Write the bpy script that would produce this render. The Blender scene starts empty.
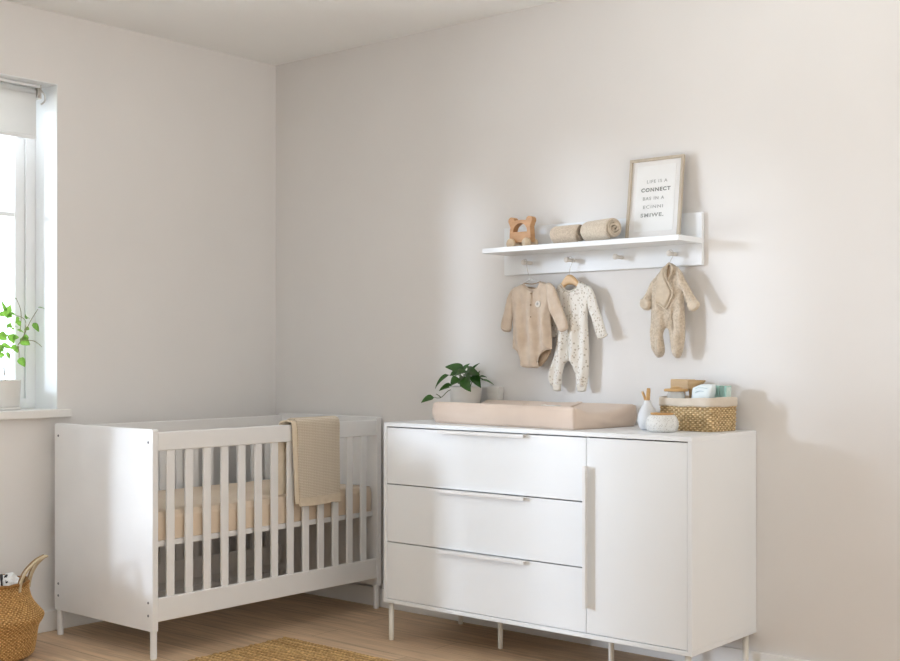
import bpy, bmesh, math, random
from mathutils import Vector, Matrix, noise
from mathutils.geometry import delaunay_2d_cdt
random.seed(7)
PI = math.pi
scene = bpy.context.scene
COL = scene.collection
# ------------------------------------------------------------------ camera pose (metres; corner of the room at 0,0,0)
F, YAW, CX, CY, CZ, HOR = 1217.49, .7021, 4.766, -4.236, 1.2, 355.71
CS, SN = math.cos(YAW), math.sin(YAW)
def ray(u, v):
    a = (u-450)/F; b = (HOR-v)/F
    return (-SN+a*CS, CS+a*SN, b)
def onY(u, v, y):
    r = ray(u, v); t = (y-CY)/r[1]
    return Vector((CX+t*r[0], y, CZ+t*r[2]))
def onX(u, v, x):
    r = ray(u, v); t = (x-CX)/r[0]
    return Vector((x, CY+t*r[1], CZ+t*r[2]))
cam = bpy.data.cameras.new('camera'); co = bpy.data.objects.new('camera', cam); COL.objects.link(co)
co.location = (CX, CY, CZ); co.rotation_euler = (PI/2, 0, YAW)
cam.sensor_width = 36; cam.lens = F/900*36
cam.shift_y = (HOR-330.5)/900
cam.clip_start = .05
scene.camera = co

# ------------------------------------------------------------------ materials
def new_mat(name, rgb, rough=.5, spec=.4):
    m = bpy.data.materials.new(name); m.use_nodes = True
    b = m.node_tree.nodes['Principled BSDF']
    b.inputs['Base Color'].default_value = (*rgb, 1); b.inputs['Roughness'].default_value = rough
    b.inputs['Specular IOR Level'].default_value = spec
    return m, m.node_tree.nodes, m.node_tree.links, b
def ramp(N, c1, c2, p1=.3, p2=.7):
    r = N.new('ShaderNodeValToRGB')
    r.color_ramp.elements[0].position = p1; r.color_ramp.elements[1].position = p2
    r.color_ramp.elements[0].color = (*c1, 1); r.color_ramp.elements[1].color = (*c2, 1)
    return r
def noisy(name, c1, c2, scale=5, rough=.6, bump=0, bscale=200, stretch=(1, 1, 1), spec=.4, sheen=0, detail=4):
    m, N, L, b = new_mat(name, c1, rough, spec)
    tc = N.new('ShaderNodeTexCoord'); mp = N.new('ShaderNodeMapping'); mp.inputs['Scale'].default_value = stretch
    L.new(tc.outputs['Object'], mp.inputs['Vector'])
    n = N.new('ShaderNodeTexNoise'); n.inputs['Scale'].default_value = scale; n.inputs['Detail'].default_value = detail
    L.new(mp.outputs['Vector'], n.inputs['Vector'])
    r = ramp(N, c1, c2); L.new(n.outputs['Fac'], r.inputs['Fac']); L.new(r.outputs['Color'], b.inputs['Base Color'])
    if bump:
        n2 = N.new('ShaderNodeTexNoise'); n2.inputs['Scale'].default_value = bscale; n2.inputs['Detail'].default_value = 3
        L.new(mp.outputs['Vector'], n2.inputs['Vector'])
        bp = N.new('ShaderNodeBump'); bp.inputs['Strength'].default_value = bump; bp.inputs['Distance'].default_value = .002
        L.new(n2.outputs['Fac'], bp.inputs['Height']); L.new(bp.outputs['Normal'], b.inputs['Normal'])
    if sheen: b.inputs['Sheen Weight'].default_value = sheen
    return m
def knit(name, c1, c2, sx=260, sz=200, strength=.8, axes=('X', 'Z')):
    # rows of small V stitches: product of two sine waves as bump and tint
    m, N, L, b = new_mat(name, c1, .9, .15)
    tc = N.new('ShaderNodeTexCoord'); sp = N.new('ShaderNodeSeparateXYZ'); L.new(tc.outputs['Object'], sp.inputs[0])
    def mth(op, a, c=None):
        n = N.new('ShaderNodeMath'); n.operation = op
        for i, q in enumerate((a, c)):
            if q is None: continue
            if isinstance(q, (int, float)): n.inputs[i].default_value = q
            else: L.new(q, n.inputs[i])
        return n.outputs[0]
    u = mth('MULTIPLY', sp.outputs[axes[0]], sx); w = mth('MULTIPLY', sp.outputs[axes[1]], sz)
    s1 = mth('ABSOLUTE', mth('SINE', u))
    s2 = mth('SINE', mth('ADD', w, mth('MULTIPLY', s1, 2.2)))
    h = mth('MULTIPLY', mth('ADD', mth('MULTIPLY', s2, .5), .5), mth('ADD', mth('MULTIPLY', s1, .7), .3))
    r = ramp(N, c2, c1, .05, .55); L.new(h, r.inputs['Fac']); L.new(r.outputs['Color'], b.inputs['Base Color'])
    bp = N.new('ShaderNodeBump'); bp.inputs['Strength'].default_value = strength; bp.inputs['Distance'].default_value = .003
    L.new(h, bp.inputs['Height']); L.new(bp.outputs['Normal'], b.inputs['Normal'])
    b.inputs['Sheen Weight'].default_value = .2
    return m

M = {}
M['wall'] = noisy('wall_paint', (.80, .785, .77), (.83, .815, .80), 1.5, .9, .08, 260, spec=.15)
M['ceil'] = noisy('ceiling_paint', (.94, .95, .95), (.96, .97, .97), 2, .95, .05, 200, spec=.1)
M['white'] = noisy('white_lacquer', (.86, .885, .905), (.875, .90, .92), 3, .38, 0, spec=.4)
M['crib'] = noisy('white_painted_wood', (.84, .84, .84), (.87, .87, .87), 6, .45, .05, 60, (1, 1, 1))
M['cribend'] = M['crib']
M['gap'] = new_mat('dark_gap', (.12, .11, .10), .8)[0]
M['trim'] = noisy('trim_paint', (.84, .83, .81), (.87, .86, .84), 4, .5)
M['frame_pvc'] = noisy('window_frame_paint', (.86, .88, .89), (.88, .90, .91), 4, .4)
M['metal'] = new_mat('cream_leg_paint', (.80, .77, .70), .4)[0]
M['chrome'], _, _, b_ = new_mat('brushed_steel', (.62, .60, .57), .3); b_.inputs['Metallic'].default_value = 1
M['blind'] = noisy('blind_fabric', (.76, .76, .75), (.79, .79, .78), 8, .9, .2, 900)
_n = M['blind'].node_tree.nodes; _l = M['blind'].node_tree.links; _t = _n.new('ShaderNodeBsdfTranslucent'); _t.inputs['Color'].default_value = (.8, .8, .78, 1)
_m = _n.new('ShaderNodeMixShader'); _m.inputs[0].default_value = .25; _l.new(_n['Principled BSDF'].outputs[0], _m.inputs[1]); _l.new(_t.outputs[0], _m.inputs[2]); _l.new(_m.outputs[0], _n['Material Output'].inputs[0])
M['screw'] = new_mat('screw_cap', (.22, .22, .25), .5)[0]
M['sheet'] = noisy('fitted_sheet', (.74, .60, .46), (.80, .67, .53), 5, .85, .25, 350, spec=.2, sheen=.2)
M['padcloth'] = noisy('pad_cotton', (.69, .56, .47), (.74, .61, .51), 6, .8, .25, 500, spec=.2, sheen=.2)
M['blanket'] = knit('cream_knit', (.88, .79, .66), (.66, .55, .41), 330, 900, 1.0, ('Y', 'Z'))
M['blanket_rib'] = noisy('cream_knit_border', (.76, .65, .50), (.82, .71, .56), 40, .9, .5, 700, sheen=.2)
M['roll1'] = noisy('oat_knit', (.54, .43, .32), (.72, .60, .47), 150, .95, .9, 500, sheen=.3)
M['roll2'] = noisy('sand_knit', (.62, .51, .39), (.80, .70, .57), 150, .95, .9, 500, sheen=.3)
M['body'] = noisy('beige_jersey', (.64, .52, .41), (.74, .62, .50), 30, .9, .5, 600, spec=.15, sheen=.25)
M['body_in'] = noisy('beige_jersey_shaded', (.42, .31, .21), (.46, .35, .25), 30, .9, spec=.1)  # jersey darkened in colour for the shade inside the garment
M['overall'] = noisy('oat_wool_knit', (.52, .43, .32), (.74, .64, .52), 130, .95, .9, 420, spec=.1, sheen=.3)
M['overall_rib'] = noisy('oat_wool_rib', (.62, .52, .40), (.72, .62, .49), 60, .95, .7, 600, spec=.1, sheen=.3)
M['button'] = new_mat('wooden_button', (.35, .24, .15), .5)[0]
M['button_w'] = new_mat('pale_snap', (.75, .72, .66), .35)[0]
M['emblem'] = new_mat('cream_patch', (.85, .80, .74), .8)[0]
M['beech'] = noisy('beech_wood', (.52, .27, .11), (.64, .36, .17), 14, .45, .1, 80, (1, 1, 6))
M['beech_l'] = noisy('pale_beech', (.72, .56, .38), (.80, .64, .46), 14, .5, .1, 80, (6, 1, 1))
M['hanger'] = noisy('hanger_wood', (.68, .45, .24), (.76, .53, .30), 16, .45, 0, 80, (1, 1, 6))
M['peg'] = noisy('peg_wood', (.74, .70, .64), (.80, .76, .70), 16, .5)
M['peg_side'] = M['peg']
M['wicker_col'] = None
M['frame_wood'] = noisy('ash_frame', (.50, .43, .34), (.58, .51, .41), 12, .5, .1, 90, (6, 1, 1))
M['paper'] = noisy('print_paper', (.86, .865, .86), (.88, .885, .88), 3, .8)
M['mat_board'] = noisy('white_mount', (.84, .83, .82), (.86, .85, .84), 3, .85)
M['ink'] = new_mat('grey_ink', (.38, .39, .38), .9)[0]
M['ink_l'] = new_mat('pale_grey_ink', (.40, .41, .40), .9)[0]
M['ink_d'] = new_mat('dark_grey_ink', (.22, .23, .22), .9)[0]
M['ceramic'] = noisy('matte_grey_ceramic', (.66, .67, .68), (.72, .73, .74), 5, .45)
M['white_pot'] = noisy('white_ceramic', (.78, .77, .74), (.82, .81, .78), 5, .5, spec=.4)
M['brass'] = noisy('amber_wood', (.55, .33, .13), (.66, .43, .20), 20, .4, 0, 80, (1, 1, 5))
M['lid'] = noisy('amber_lid', (.50, .28, .10), (.60, .35, .14), 20, .45)
M['liner'] = noisy('linen_liner', (.66, .58, .48), (.72, .64, .54), 20, .9, .4, 700, sheen=.2)
M['soil'] = noisy('potting_soil', (.05, .03, .02), (.09, .06, .04), 60, .95, .9, 90)
M['leafdark'] = noisy('dark_green_leaf', (.010, .055, .006), (.035, .13, .010), 18, .35, 0, spec=.5)
M['stemdark'] = new_mat('dark_stem', (.07, .10, .03), .6)[0]
M['stempale'] = new_mat('brown_stem', (.20, .17, .08), .6)[0]
M['muslin'] = noisy('white_muslin', (.82, .83, .83), (.86, .86, .86), 12, .9, .3, 200, sheen=.2)
M['black_cloth'] = new_mat('black_ribbon', (.03, .03, .035), .8)[0]
M['wipes'] = noisy('white_wipes_pack', (.78, .87, .88), (.84, .90, .91), 14, .5, .3, 40)
M['wipes_print'] = new_mat('pale_blue_print', (.50, .64, .70), .6)[0]
M['mint'] = noisy('mint_cloth', (.36, .62, .56), (.46, .70, .64), 40, .85, .3, 400)
M['mint_pale'] = noisy('pale_mint_cotton', (.58, .76, .71), (.72, .84, .80), 60, .85, .3, 400)
M['strap'] = noisy('white_strap', (.80, .77, .72), (.84, .81, .76), 30, .7)
M['scoop_dark'] = noisy('scoop_oak', (.42, .27, .12), (.52, .35, .17), 10, .5, 0, 80, (1, 1, 6))
M['wood_scoop'] = noisy('scoop_wood', (.55, .38, .20), (.64, .46, .27), 10, .5, 0, 80, (1, 1, 6))

# two-sided translucent light green leaves
m, N, L, b = new_mat('light_green_leaf', (.22, .45, .06), .4)
b.inputs['Transmission Weight'].default_value = 0
tr = N.new('ShaderNodeBsdfTranslucent'); tr.inputs['Color'].default_value = (.17, .34, .05, 1)
mx = N.new('ShaderNodeMixShader'); mx.inputs[0].default_value = .35
nz = N.new('ShaderNodeTexNoise'); nz.inputs['Scale'].default_value = 20
rr = ramp(N, (.07, .22, .025), (.20, .40, .07)); L.new(nz.outputs['Fac'], rr.inputs['Fac']); L.new(rr.outputs['Color'], b.inputs['Base Color'])
L.new(b.outputs[0], mx.inputs[1]); L.new(tr.outputs[0], mx.inputs[2]); L.new(mx.outputs[0], N['Material Output'].inputs[0])
M['leaflight'] = m
# glass
m, N, L, b = new_mat('window_glass', (1, 1, 1), .0)
N.remove(b)
t1 = N.new('ShaderNodeBsdfTransparent'); g1 = N.new('ShaderNodeBsdfGlossy'); g1.inputs['Roughness'].default_value = .02
fr = N.new('ShaderNodeFresnel'); fr.inputs['IOR'].default_value = 1.3
mx = N.new('ShaderNodeMixShader'); L.new(fr.outputs[0], mx.inputs[0]); L.new(t1.outputs[0], mx.inputs[1]); L.new(g1.outputs[0], mx.inputs[2])
L.new(mx.outputs[0], N['Material Output'].inputs[0]); M['glass'] = m
# clear jar (thin)
m, N, L, b = new_mat('clear_jar_glass', (.93, .95, .94), .08)
b.inputs['Alpha'].default_value = .55; M['jarglass'] = m
# oak planks
m, N, L, b = new_mat('oak_planks', (.4, .3, .2), .5, .35)
tc = N.new('ShaderNodeTexCoord'); br = N.new('ShaderNodeTexBrick')
br.inputs['Scale'].default_value = 1; br.inputs['Brick Width'].default_value = 1.5; br.inputs['Row Height'].default_value = .16
br.inputs['Mortar Size'].default_value = .0016; br.offset = .37; br.inputs['Bias'].default_value = 0
br.inputs['Color1'].default_value = (.60, .43, .28, 1); br.inputs['Color2'].default_value = (.70, .51, .34, 1); br.inputs['Mortar'].default_value = (.34, .23, .15, 1)
L.new(tc.outputs['Object'], br.inputs['Vector'])
mp = N.new('ShaderNodeMapping'); mp.inputs['Scale'].default_value = (1.2, 22, 1); L.new(tc.outputs['Object'], mp.inputs['Vector'])
n1 = N.new('ShaderNodeTexNoise'); n1.inputs['Scale'].default_value = 2.5; n1.inputs['Detail'].default_value = 7; n1.inputs['Distortion'].default_value = .6
L.new(mp.outputs[0], n1.inputs['Vector'])
r1 = ramp(N, (.72, .70, .68), (1.12, 1.10, 1.08), .3, .7); L.new(n1.outputs['Fac'], r1.inputs['Fac'])
mu = N.new('ShaderNodeMix'); mu.data_type = 'RGBA'; mu.blend_type = 'MULTIPLY'; mu.inputs[0].default_value = 1
L.new(br.outputs['Color'], mu.inputs[6]); L.new(r1.outputs['Color'], mu.inputs[7]); L.new(mu.outputs[2], b.inputs['Base Color'])
bp = N.new('ShaderNodeBump'); bp.inputs['Strength'].default_value = .15; bp.inputs['Distance'].default_value = .002
L.new(n1.outputs['Fac'], bp.inputs['Height']); L.new(bp.outputs['Normal'], b.inputs['Normal'])
M['floor'] = m
# weave: shade between strands put into the colour by a per-vertex height attribute
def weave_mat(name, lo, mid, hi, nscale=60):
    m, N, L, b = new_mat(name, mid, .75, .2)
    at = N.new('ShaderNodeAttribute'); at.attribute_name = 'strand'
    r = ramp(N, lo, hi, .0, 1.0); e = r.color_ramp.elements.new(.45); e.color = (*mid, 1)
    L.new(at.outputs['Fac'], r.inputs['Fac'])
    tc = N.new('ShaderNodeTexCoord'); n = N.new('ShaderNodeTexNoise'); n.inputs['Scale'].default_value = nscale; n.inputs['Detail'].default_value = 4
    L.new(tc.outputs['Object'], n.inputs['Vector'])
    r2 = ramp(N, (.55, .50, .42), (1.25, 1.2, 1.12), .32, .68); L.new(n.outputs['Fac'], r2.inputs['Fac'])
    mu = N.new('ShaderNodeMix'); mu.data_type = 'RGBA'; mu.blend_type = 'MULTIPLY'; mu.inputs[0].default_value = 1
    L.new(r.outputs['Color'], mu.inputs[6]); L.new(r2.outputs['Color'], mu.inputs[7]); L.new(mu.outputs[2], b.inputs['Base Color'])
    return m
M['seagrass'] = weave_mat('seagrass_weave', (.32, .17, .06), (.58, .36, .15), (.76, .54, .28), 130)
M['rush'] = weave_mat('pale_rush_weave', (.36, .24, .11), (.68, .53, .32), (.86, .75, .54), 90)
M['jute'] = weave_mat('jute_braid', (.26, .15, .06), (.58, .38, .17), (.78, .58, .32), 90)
M['handle_rope'] = noisy('pale_braided_handle', (.50, .40, .26), (.62, .51, .35), 90, .85, .8, 260)
M['handle_edge'] = noisy('brown_handle_edge', (.28, .18, .09), (.34, .23, .12), 90, .85)
# floral sleepsuit: cream cotton with scattered tiny taupe sprigs
m, N, L, b = new_mat('floral_cotton', (.83, .80, .74), .9, .15)
tc = N.new('ShaderNodeTexCoord')
def sprig(scale, off, thr):
    mp = N.new('ShaderNodeMapping'); mp.inputs['Location'].default_value = off; mp.inputs['Scale'].default_value = (scale, .001, scale*.8)
    L.new(tc.outputs['Object'], mp.inputs['Vector'])
    v = N.new('ShaderNodeTexVoronoi'); v.inputs['Scale'].default_value = 1; v.inputs['Randomness'].default_value = .75; L.new(mp.outputs[0], v.inputs['Vector'])
    lt = N.new('ShaderNodeMath'); lt.operation = 'LESS_THAN'; lt.inputs[1].default_value = thr; L.new(v.outputs['Distance'], lt.inputs[0]); return lt.outputs[0]
a1 = sprig(88, (0, 0, 0), .29); a2 = sprig(104, (3.3, 0, 7.7), .27)
m1 = N.new('ShaderNodeMix'); m1.data_type = 'RGBA'; m1.inputs[6].default_value = (.84, .81, .75, 1); m1.inputs[7].default_value = (.55, .50, .42, 1); L.new(a1, m1.inputs[0])
m2 = N.new('ShaderNodeMix'); m2.data_type = 'RGBA'; m2.inputs[7].default_value = (.64, .57, .48, 1); L.new(a2, m2.inputs[0]); L.new(m1.outputs[2], m2.inputs[6])
L.new(m2.outputs[2], b.inputs['Base Color']); M['floral'] = m
M['floral_cuff'] = noisy('cream_rib', (.78, .74, .66), (.82, .78, .70), 60, .9, .5, 500)
# speckled stoneware
m, N, L, b = new_mat('speckled_stoneware', (.7, .69, .66), .6, .3)
tc = N.new('ShaderNodeTexCoord'); v = N.new('ShaderNodeTexVoronoi'); v.inputs['Scale'].default_value = 170; L.new(tc.outputs['Object'], v.inputs['Vector'])
r = ramp(N, (.40, .37, .33), (.76, .75, .72), .15, .35); L.new(v.outputs['Distance'], r.inputs['Fac']); L.new(r.outputs['Color'], b.inputs['Base Color'])
bp = N.new('ShaderNodeBump'); bp.inputs['Strength'].default_value = .6; bp.inputs['Distance'].default_value = .002; L.new(v.outputs['Distance'], bp.inputs['Height']); L.new(bp.outputs['Normal'], b.inputs['Normal'])
M['speckle'] = m

# ------------------------------------------------------------------ mesh helpers
def tag(o, label=None, cat=None, group=None, kind=None):
    if label: o['label'] = label
    if cat: o['category'] = cat
    if group: o['group'] = group
    if kind: o['kind'] = kind
    return o
def empty(name, loc, label, cat, group=None, rz=0):
    o = bpy.data.objects.new(name, None); COL.objects.link(o); o.location = loc; o.rotation_euler = (0, 0, rz)
    o.empty_display_size = .05
    return tag(o, label, cat, group)
def link(name, bm, mat, parent=None, smooth=False, origin=None):
    """bm is in world coordinates when parent is None, else in the parent's space"""
    bmesh.ops.recalc_face_normals(bm, faces=bm.faces[:])
    if origin is not None: bmesh.ops.translate(bm, verts=bm.verts[:], vec=-Vector(origin))
    me = bpy.data.meshes.new(name); bm.to_mesh(me); bm.free()
    for mm in (mat if isinstance(mat, (list, tuple)) else [mat]): me.materials.append(mm)
    if smooth:
        for p in me.polygons: p.use_smooth = True
    o = bpy.data.objects.new(name, me); COL.objects.link(o)
    if parent is not None: o.parent = parent
    if origin is not None: o.location = origin
    return o
def copy_tree(o, parent=None):
    c = o.copy(); COL.objects.link(c)
    if parent is not None: c.parent = parent
    for ch in list(o.children): copy_tree(ch, c)
    return c
def box(bm, x0, x1, y0, y1, z0, z1, bev=0, seg=2, mi=0):
    vs = [bm.verts.new((x, y, z)) for x in (x0, x1) for y in (y0, y1) for z in (z0, z1)]
    fs = [bm.faces.new([vs[i] for i in f]) for f in ((0, 1, 3, 2), (4, 6, 7, 5), (0, 4, 5, 1), (2, 3, 7, 6), (0, 2, 6, 4), (1, 5, 7, 3))]
    for f in fs: f.material_index = mi
    if bev:
        es = list({e for f in fs for e in f.edges})
        bmesh.ops.bevel(bm, geom=es, offset=bev, segments=seg, profile=.5, affect='EDGES')
    return vs
def B(): return bmesh.new()
def boxed(name, dims, mat, parent=None, bev=.0015, seg=2):
    bm = B(); box(bm, *dims, bev=bev, seg=seg); return link(name, bm, mat, parent)
def lathe(bm, prof, c=(0, 0, 0), n=32, cap=True, axis='Z', mi=0):
    rings = []
    for r, z in prof:
        ring = []
        for i in range(n):
            a = 2*PI*i/n
            if axis == 'Z': p = (c[0]+r*math.cos(a), c[1]+r*math.sin(a), c[2]+z)
            elif axis == 'Y': p = (c[0]+r*math.cos(a), c[1]+z, c[2]+r*math.sin(a))
            else: p = (c[0]+z, c[1]+r*math.cos(a), c[2]+r*math.sin(a))
            ring.append(bm.verts.new(p))
        rings.append(ring)
    for a, b_ in zip(rings, rings[1:]):
        for i in range(n):
            f = bm.faces.new((a[i], a[(i+1) % n], b_[(i+1) % n], b_[i])); f.material_index = mi
    if cap:
        for rg in (rings[0], rings[-1]):
            f = bm.faces.new(rg); f.material_index = mi
    return rings
def smooth_path(pts, n=6, closed=False):
    P = [Vector(p) for p in pts]; out = []; N_ = len(P)
    rng = range(N_) if closed else range(N_-1)
    for i in rng:
        if closed: p0, p1, p2, p3 = P[i-1], P[i], P[(i+1) % N_], P[(i+2) % N_]
        else: p0, p1, p2, p3 = P[max(i-1, 0)], P[i], P[i+1], P[min(i+2, N_-1)]
        for k in range(n):
            t = k/n
            out.append(.5*((2*p1)+(p2-p0)*t+(2*p0-5*p1+4*p2-p3)*t*t+(3*p1-p0-3*p2+p3)*t**3))
    if not closed: out.append(P[-1])
    return out
def tube(bm, pts, r, n=8, cap=True, flat=1, up=Vector((0, 0, 1))):
    P = [Vector(p) for p in pts]; rings = []
    for i, p in enumerate(P):
        t = (P[min(i+1, len(P)-1)]-P[max(i-1, 0)]).normalized()
        s = t.cross(up)
        if s.length < 1e-3: s = t.cross(Vector((0, 1, 0)))
        s.normalize(); w = s.cross(t).normalized()
        rr_ = r(i/(len(P)-1)) if callable(r) else r
        rings.append([bm.verts.new(p+s*math.cos(2*PI*k/n)*rr_+w*math.sin(2*PI*k/n)*rr_*flat) for k in range(n)])
    for a, b_ in zip(rings, rings[1:]):
        for k in range(n): bm.faces.new((a[k], a[(k+1) % n], b_[(k+1) % n], b_[k]))
    if cap: bm.faces.new(rings[0][::-1]); bm.faces.new(rings[-1])
def rrect(x0, x1, y0, y1, r, n=6):
    out = []
    for cx, cy, a0 in ((x1-r, y0+r, -PI/2), (x1-r, y1-r, 0), (x0+r, y1-r, PI/2), (x0+r, y0+r, PI)):
        for k in range(n+1):
            a = a0+PI/2*k/n; out.append((cx+r*math.cos(a), cy+r*math.sin(a)))
    return out
def plate_xz(bm, outer, holes, y0, y1):
    """flat board in the XZ plane, outline with holes, between y0 and y1"""
    pts = [Vector(p) for p in outer]; edges = [(i, (i+1) % len(outer)) for i in range(len(outer))]
    for h in holes:
        o = len(pts); pts += [Vector(p) for p in h]; edges += [(o+i, o+(i+1) % len(h)) for i in range(len(h))]
    vs, es, fs, _, _, _ = delaunay_2d_cdt(pts, edges, [], 0, 1e-6)
    def inside(p, poly):
        c = False; j = len(poly)-1
        for i in range(len(poly)):
            a, b_ = poly[i], poly[j]
            if (a[1] > p[1]) != (b_[1] > p[1]) and p[0] < (b_[0]-a[0])*(p[1]-a[1])/(b_[1]-a[1])+a[0]: c = not c
            j = i
        return c
    A = [bm.verts.new((v[0], y0, v[1])) for v in vs]; Bk = [bm.verts.new((v[0], y1, v[1])) for v in vs]
    cnt = {}
    for f in fs:
        c = sum((vs[i] for i in f), Vector((0, 0)))/len(f)
        if not inside(c, outer) or any(inside(c, h) for h in holes): continue
        bm.faces.new([A[i] for i in f]); bm.faces.new([Bk[i] for i in f][::-1])
        for k in range(len(f)):
            e = (f[k], f[(k+1) % len(f)]); cnt[e] = 1
    for (i, j) in list(cnt):
        if (j, i) not in cnt: bm.faces.new((A[j], A[i], Bk[i], Bk[j]))
    for v in [v for v in bm.verts if not v.link_faces]: bm.verts.remove(v)

# ------------------------------------------------------------------ room
H = 2.704; WY0, WY1, WZ0, WZ1 = -1.83, -1.269, .966, 2.392
GY0, GY1, GZ0, GZ1 = -3.43, -1.87, .03, 2.42
HY0, HY1, HZ0 = -4.15, -3.49, 1.36
XR, YF = 6.6, -5.4
def S(o): return tag(o, kind='structure')
bm = B(); box(bm, -.35, XR, YF, .2, -.12, 0); S(link('floor', bm, M['floor']))
bm = B(); box(bm, -.35, XR, YF, .2, H, H+.12); S(link('ceiling', bm, M['ceil']))
bm = B(); box(bm, 0, XR, 0, .2, 0, H); S(link('wall_back', bm, M['wall']))
bm = B(); box(bm, -.35, XR, YF-.12, YF, 0, H); S(link('wall_front', bm, M['wall']))  # unseen wall behind the camera, added to cut ambient light from the front
bm = B()
box(bm, -.32, 0, WY1, .2, 0, H); box(bm, -.32, 0, YF, HY0, 0, H); box(bm, -.32, 0, HY1, GY0, 0, H); box(bm, -.32, 0, HY0, HY1, 0, HZ0); box(bm, -.32, 0, HY0, HY1, GZ1, H); box(bm, -.32, 0, GY1, WY0, 0, H); box(bm, -.32, 0, GY0, GY1, 0, GZ0); box(bm, -.32, 0, GY0, GY1, GZ1, H)
box(bm, -.32, 0, WY0, WY1, 0, WZ0-.036); box(bm, -.32, 0, WY0, WY1, WZ1, H)
S(link('wall_left', bm, M['wall']))
# window reveal lining (white), frame, panes, sill
wn = bpy.data.objects.new('window_1', None); COL.objects.link(wn); S(wn); wn.location = (-.2, (WY0+WY1)/2, WZ0)
def wpart(name, boxes, mat, bev=.002):
    bm = B()
    for b in boxes: box(bm, *b, bev=bev)
    bmesh.ops.translate(bm, verts=bm.verts[:], vec=-Vector(wn.location))
    return link(name, bm, mat, wn)
T_ = .004
wpart('window_reveal', [(-.3, .001, WY1-T_, WY1, WZ0, WZ1), (-.3, .001, WY0, WY0+T_, WZ0, WZ1), (-.3, .001, WY0, WY1, WZ1-T_, WZ1)], M['frame_pvc'], 0)
fx0, fx1 = -.235, -.17
def glazing(Y0, Y1, Z0, Z1, div, bar, fl=.028, fr=.028, cw=.028):
    wpart('window_frame', [(fx0, fx1, Y1-fr, Y1-.004, Z0+.001, Z1-.004), (fx0, fx1, Y0+.004, Y0+fl, Z0+.001, Z1-.004), (fx0+.001, fx1-.001, Y0+fl-.005, Y1-fr+.005, Z1-.05, Z1-.005), (fx0+.001, fx1-.001, Y0+fl-.005, Y1-fr+.005, Z0+.001, Z0+.045)]
        + [(fx0+.002, fx1-.002, y-.018, y+.018, Z0+.04, Z1-.045) for y in div], M['frame_pvc'])
    yy = [Y0]+div+[Y1]
    for a, c in zip(yy, yy[1:]):
        a2, c2 = a+(fl+.001 if a == Y0 else .019), c-(fr+.001 if c == Y1 else .019)
        z0, z1 = Z0+.046, Z1-.051
        x0, x1 = -.225, -.183
        cr = .045 if fr > .04 else cw
        wpart('casement', [(x0, x1, a2, a2+cw, z0, z1), (x0, x1, c2-cr, c2, z0, z1), (x0+.001, x1-.001, a2+cw-.005, c2-cr+.005, z1-.045, z1), (x0+.001, x1-.001, a2+cw-.005, c2-cr+.005, z0, z0+.045)]
            + ([(x0+.01, x1-.008, a2+cw-.005, c2-cr+.005, bar-.01, bar+.01)] if bar else []), M['frame_pvc'])
        wpart('window_pane', [(-.207, -.203, a2+cw-.005, c2-cr+.005, z0+.04, z1-.04)], M['glass'], 0)
glazing(WY0, WY1, WZ0, WZ1, [], 1.825, fr=.05)
wpart('window_sill', [(-.236, .032, WY0-.053, WY1+.053, WZ0-.036, WZ0)], M['trim'], .004)
w1 = wn
wn = bpy.data.objects.new('added_window_2', None); COL.objects.link(wn); S(wn); wn.location = (-.2, (GY0+GY1)/2, GZ0)  # unseen tall window, added so low sun reaches the dresser and shelf
wpart('window_reveal', [(-.3, .001, GY1-T_, GY1, GZ0, GZ1), (-.3, .001, GY0, GY0+T_, GZ0, GZ1), (-.3, .001, GY0, GY1, GZ1-T_, GZ1), (-.3, .001, GY0, GY1, GZ0, GZ0+T_)], M['frame_pvc'], 0)
glazing(GY0, GY1, GZ0+T_, GZ1, [(GY0+GY1)/2], None)
wn = bpy.data.objects.new('added_window_3', None); COL.objects.link(wn); S(wn); wn.location = (-.2, (HY0+HY1)/2, HZ0)  # unseen high-silled window, added to shape the sun patch on the back wall
wpart('window_reveal', [(-.3, .001, HY1-T_, HY1, HZ0, GZ1), (-.3, .001, HY0, HY0+T_, HZ0, GZ1), (-.3, .001, HY0, HY1, GZ1-T_, GZ1), (-.3, .001, HY0, HY1, HZ0, HZ0+T_)], M['frame_pvc'], 0)
glazing(HY0, HY1, HZ0+T_, GZ1, [], None)
# baseboards
def bboard(name, dims):
    bm = B(); box(bm, *dims, bev=.004); S(link(name, bm, M['trim']))
bboard('baseboard_left', (0, .015, GY1+.01, 0, 0, .09)); bboard('baseboard_back', (.015, XR, -.015, 0, 0, .09))

# roller blind inside the reveal
bl = empty('roller_blind', (-.08, -1.55, 2.355), 'pale grey roller blind pulled a little way down at the top of the window', 'roller blind')
def bpart(name, bm, mat, sm=False):
    bmesh.ops.translate(bm, verts=bm.verts[:], vec=-bl.location); return link(name, bm, mat, bl, sm)
by1, by0 = -1.335, WY0+.03
bm = B(); lathe(bm, [(.024, by0), (.024, by1)], (-.085, 0, 2.352), 24, axis='Y'); bpart('roller_tube', bm, M['blind'], True)
bm = B(); box(bm, -.108, -.052, by0-.01, by1+.02, 2.374, 2.387, bev=.003); bpart('headrail', bm, M['frame_pvc'])
bm = B(); box(bm, -.0645, -.0625, by0, by1, 2.15, 2.35); bpart('blind_fabric', bm, M['blind'])
bm = B(); box(bm, -.069, -.058, by0, by1, 2.145, 2.163, bev=.003); bpart('bottom_bar', bm, M['frame_pvc'])
bm = B(); lathe(bm, [(.0, by1+.003), (.03, by1+.004), (.03, by1+.014), (0, by1+.015)], (-.085, 0, 2.352), 24, axis='Y', cap=False)
box(bm, -.112, -.05, by1+.014, by1+.019, 2.325, 2.387, bev=.001); bpart('bracket', bm, M['chrome'])
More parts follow.
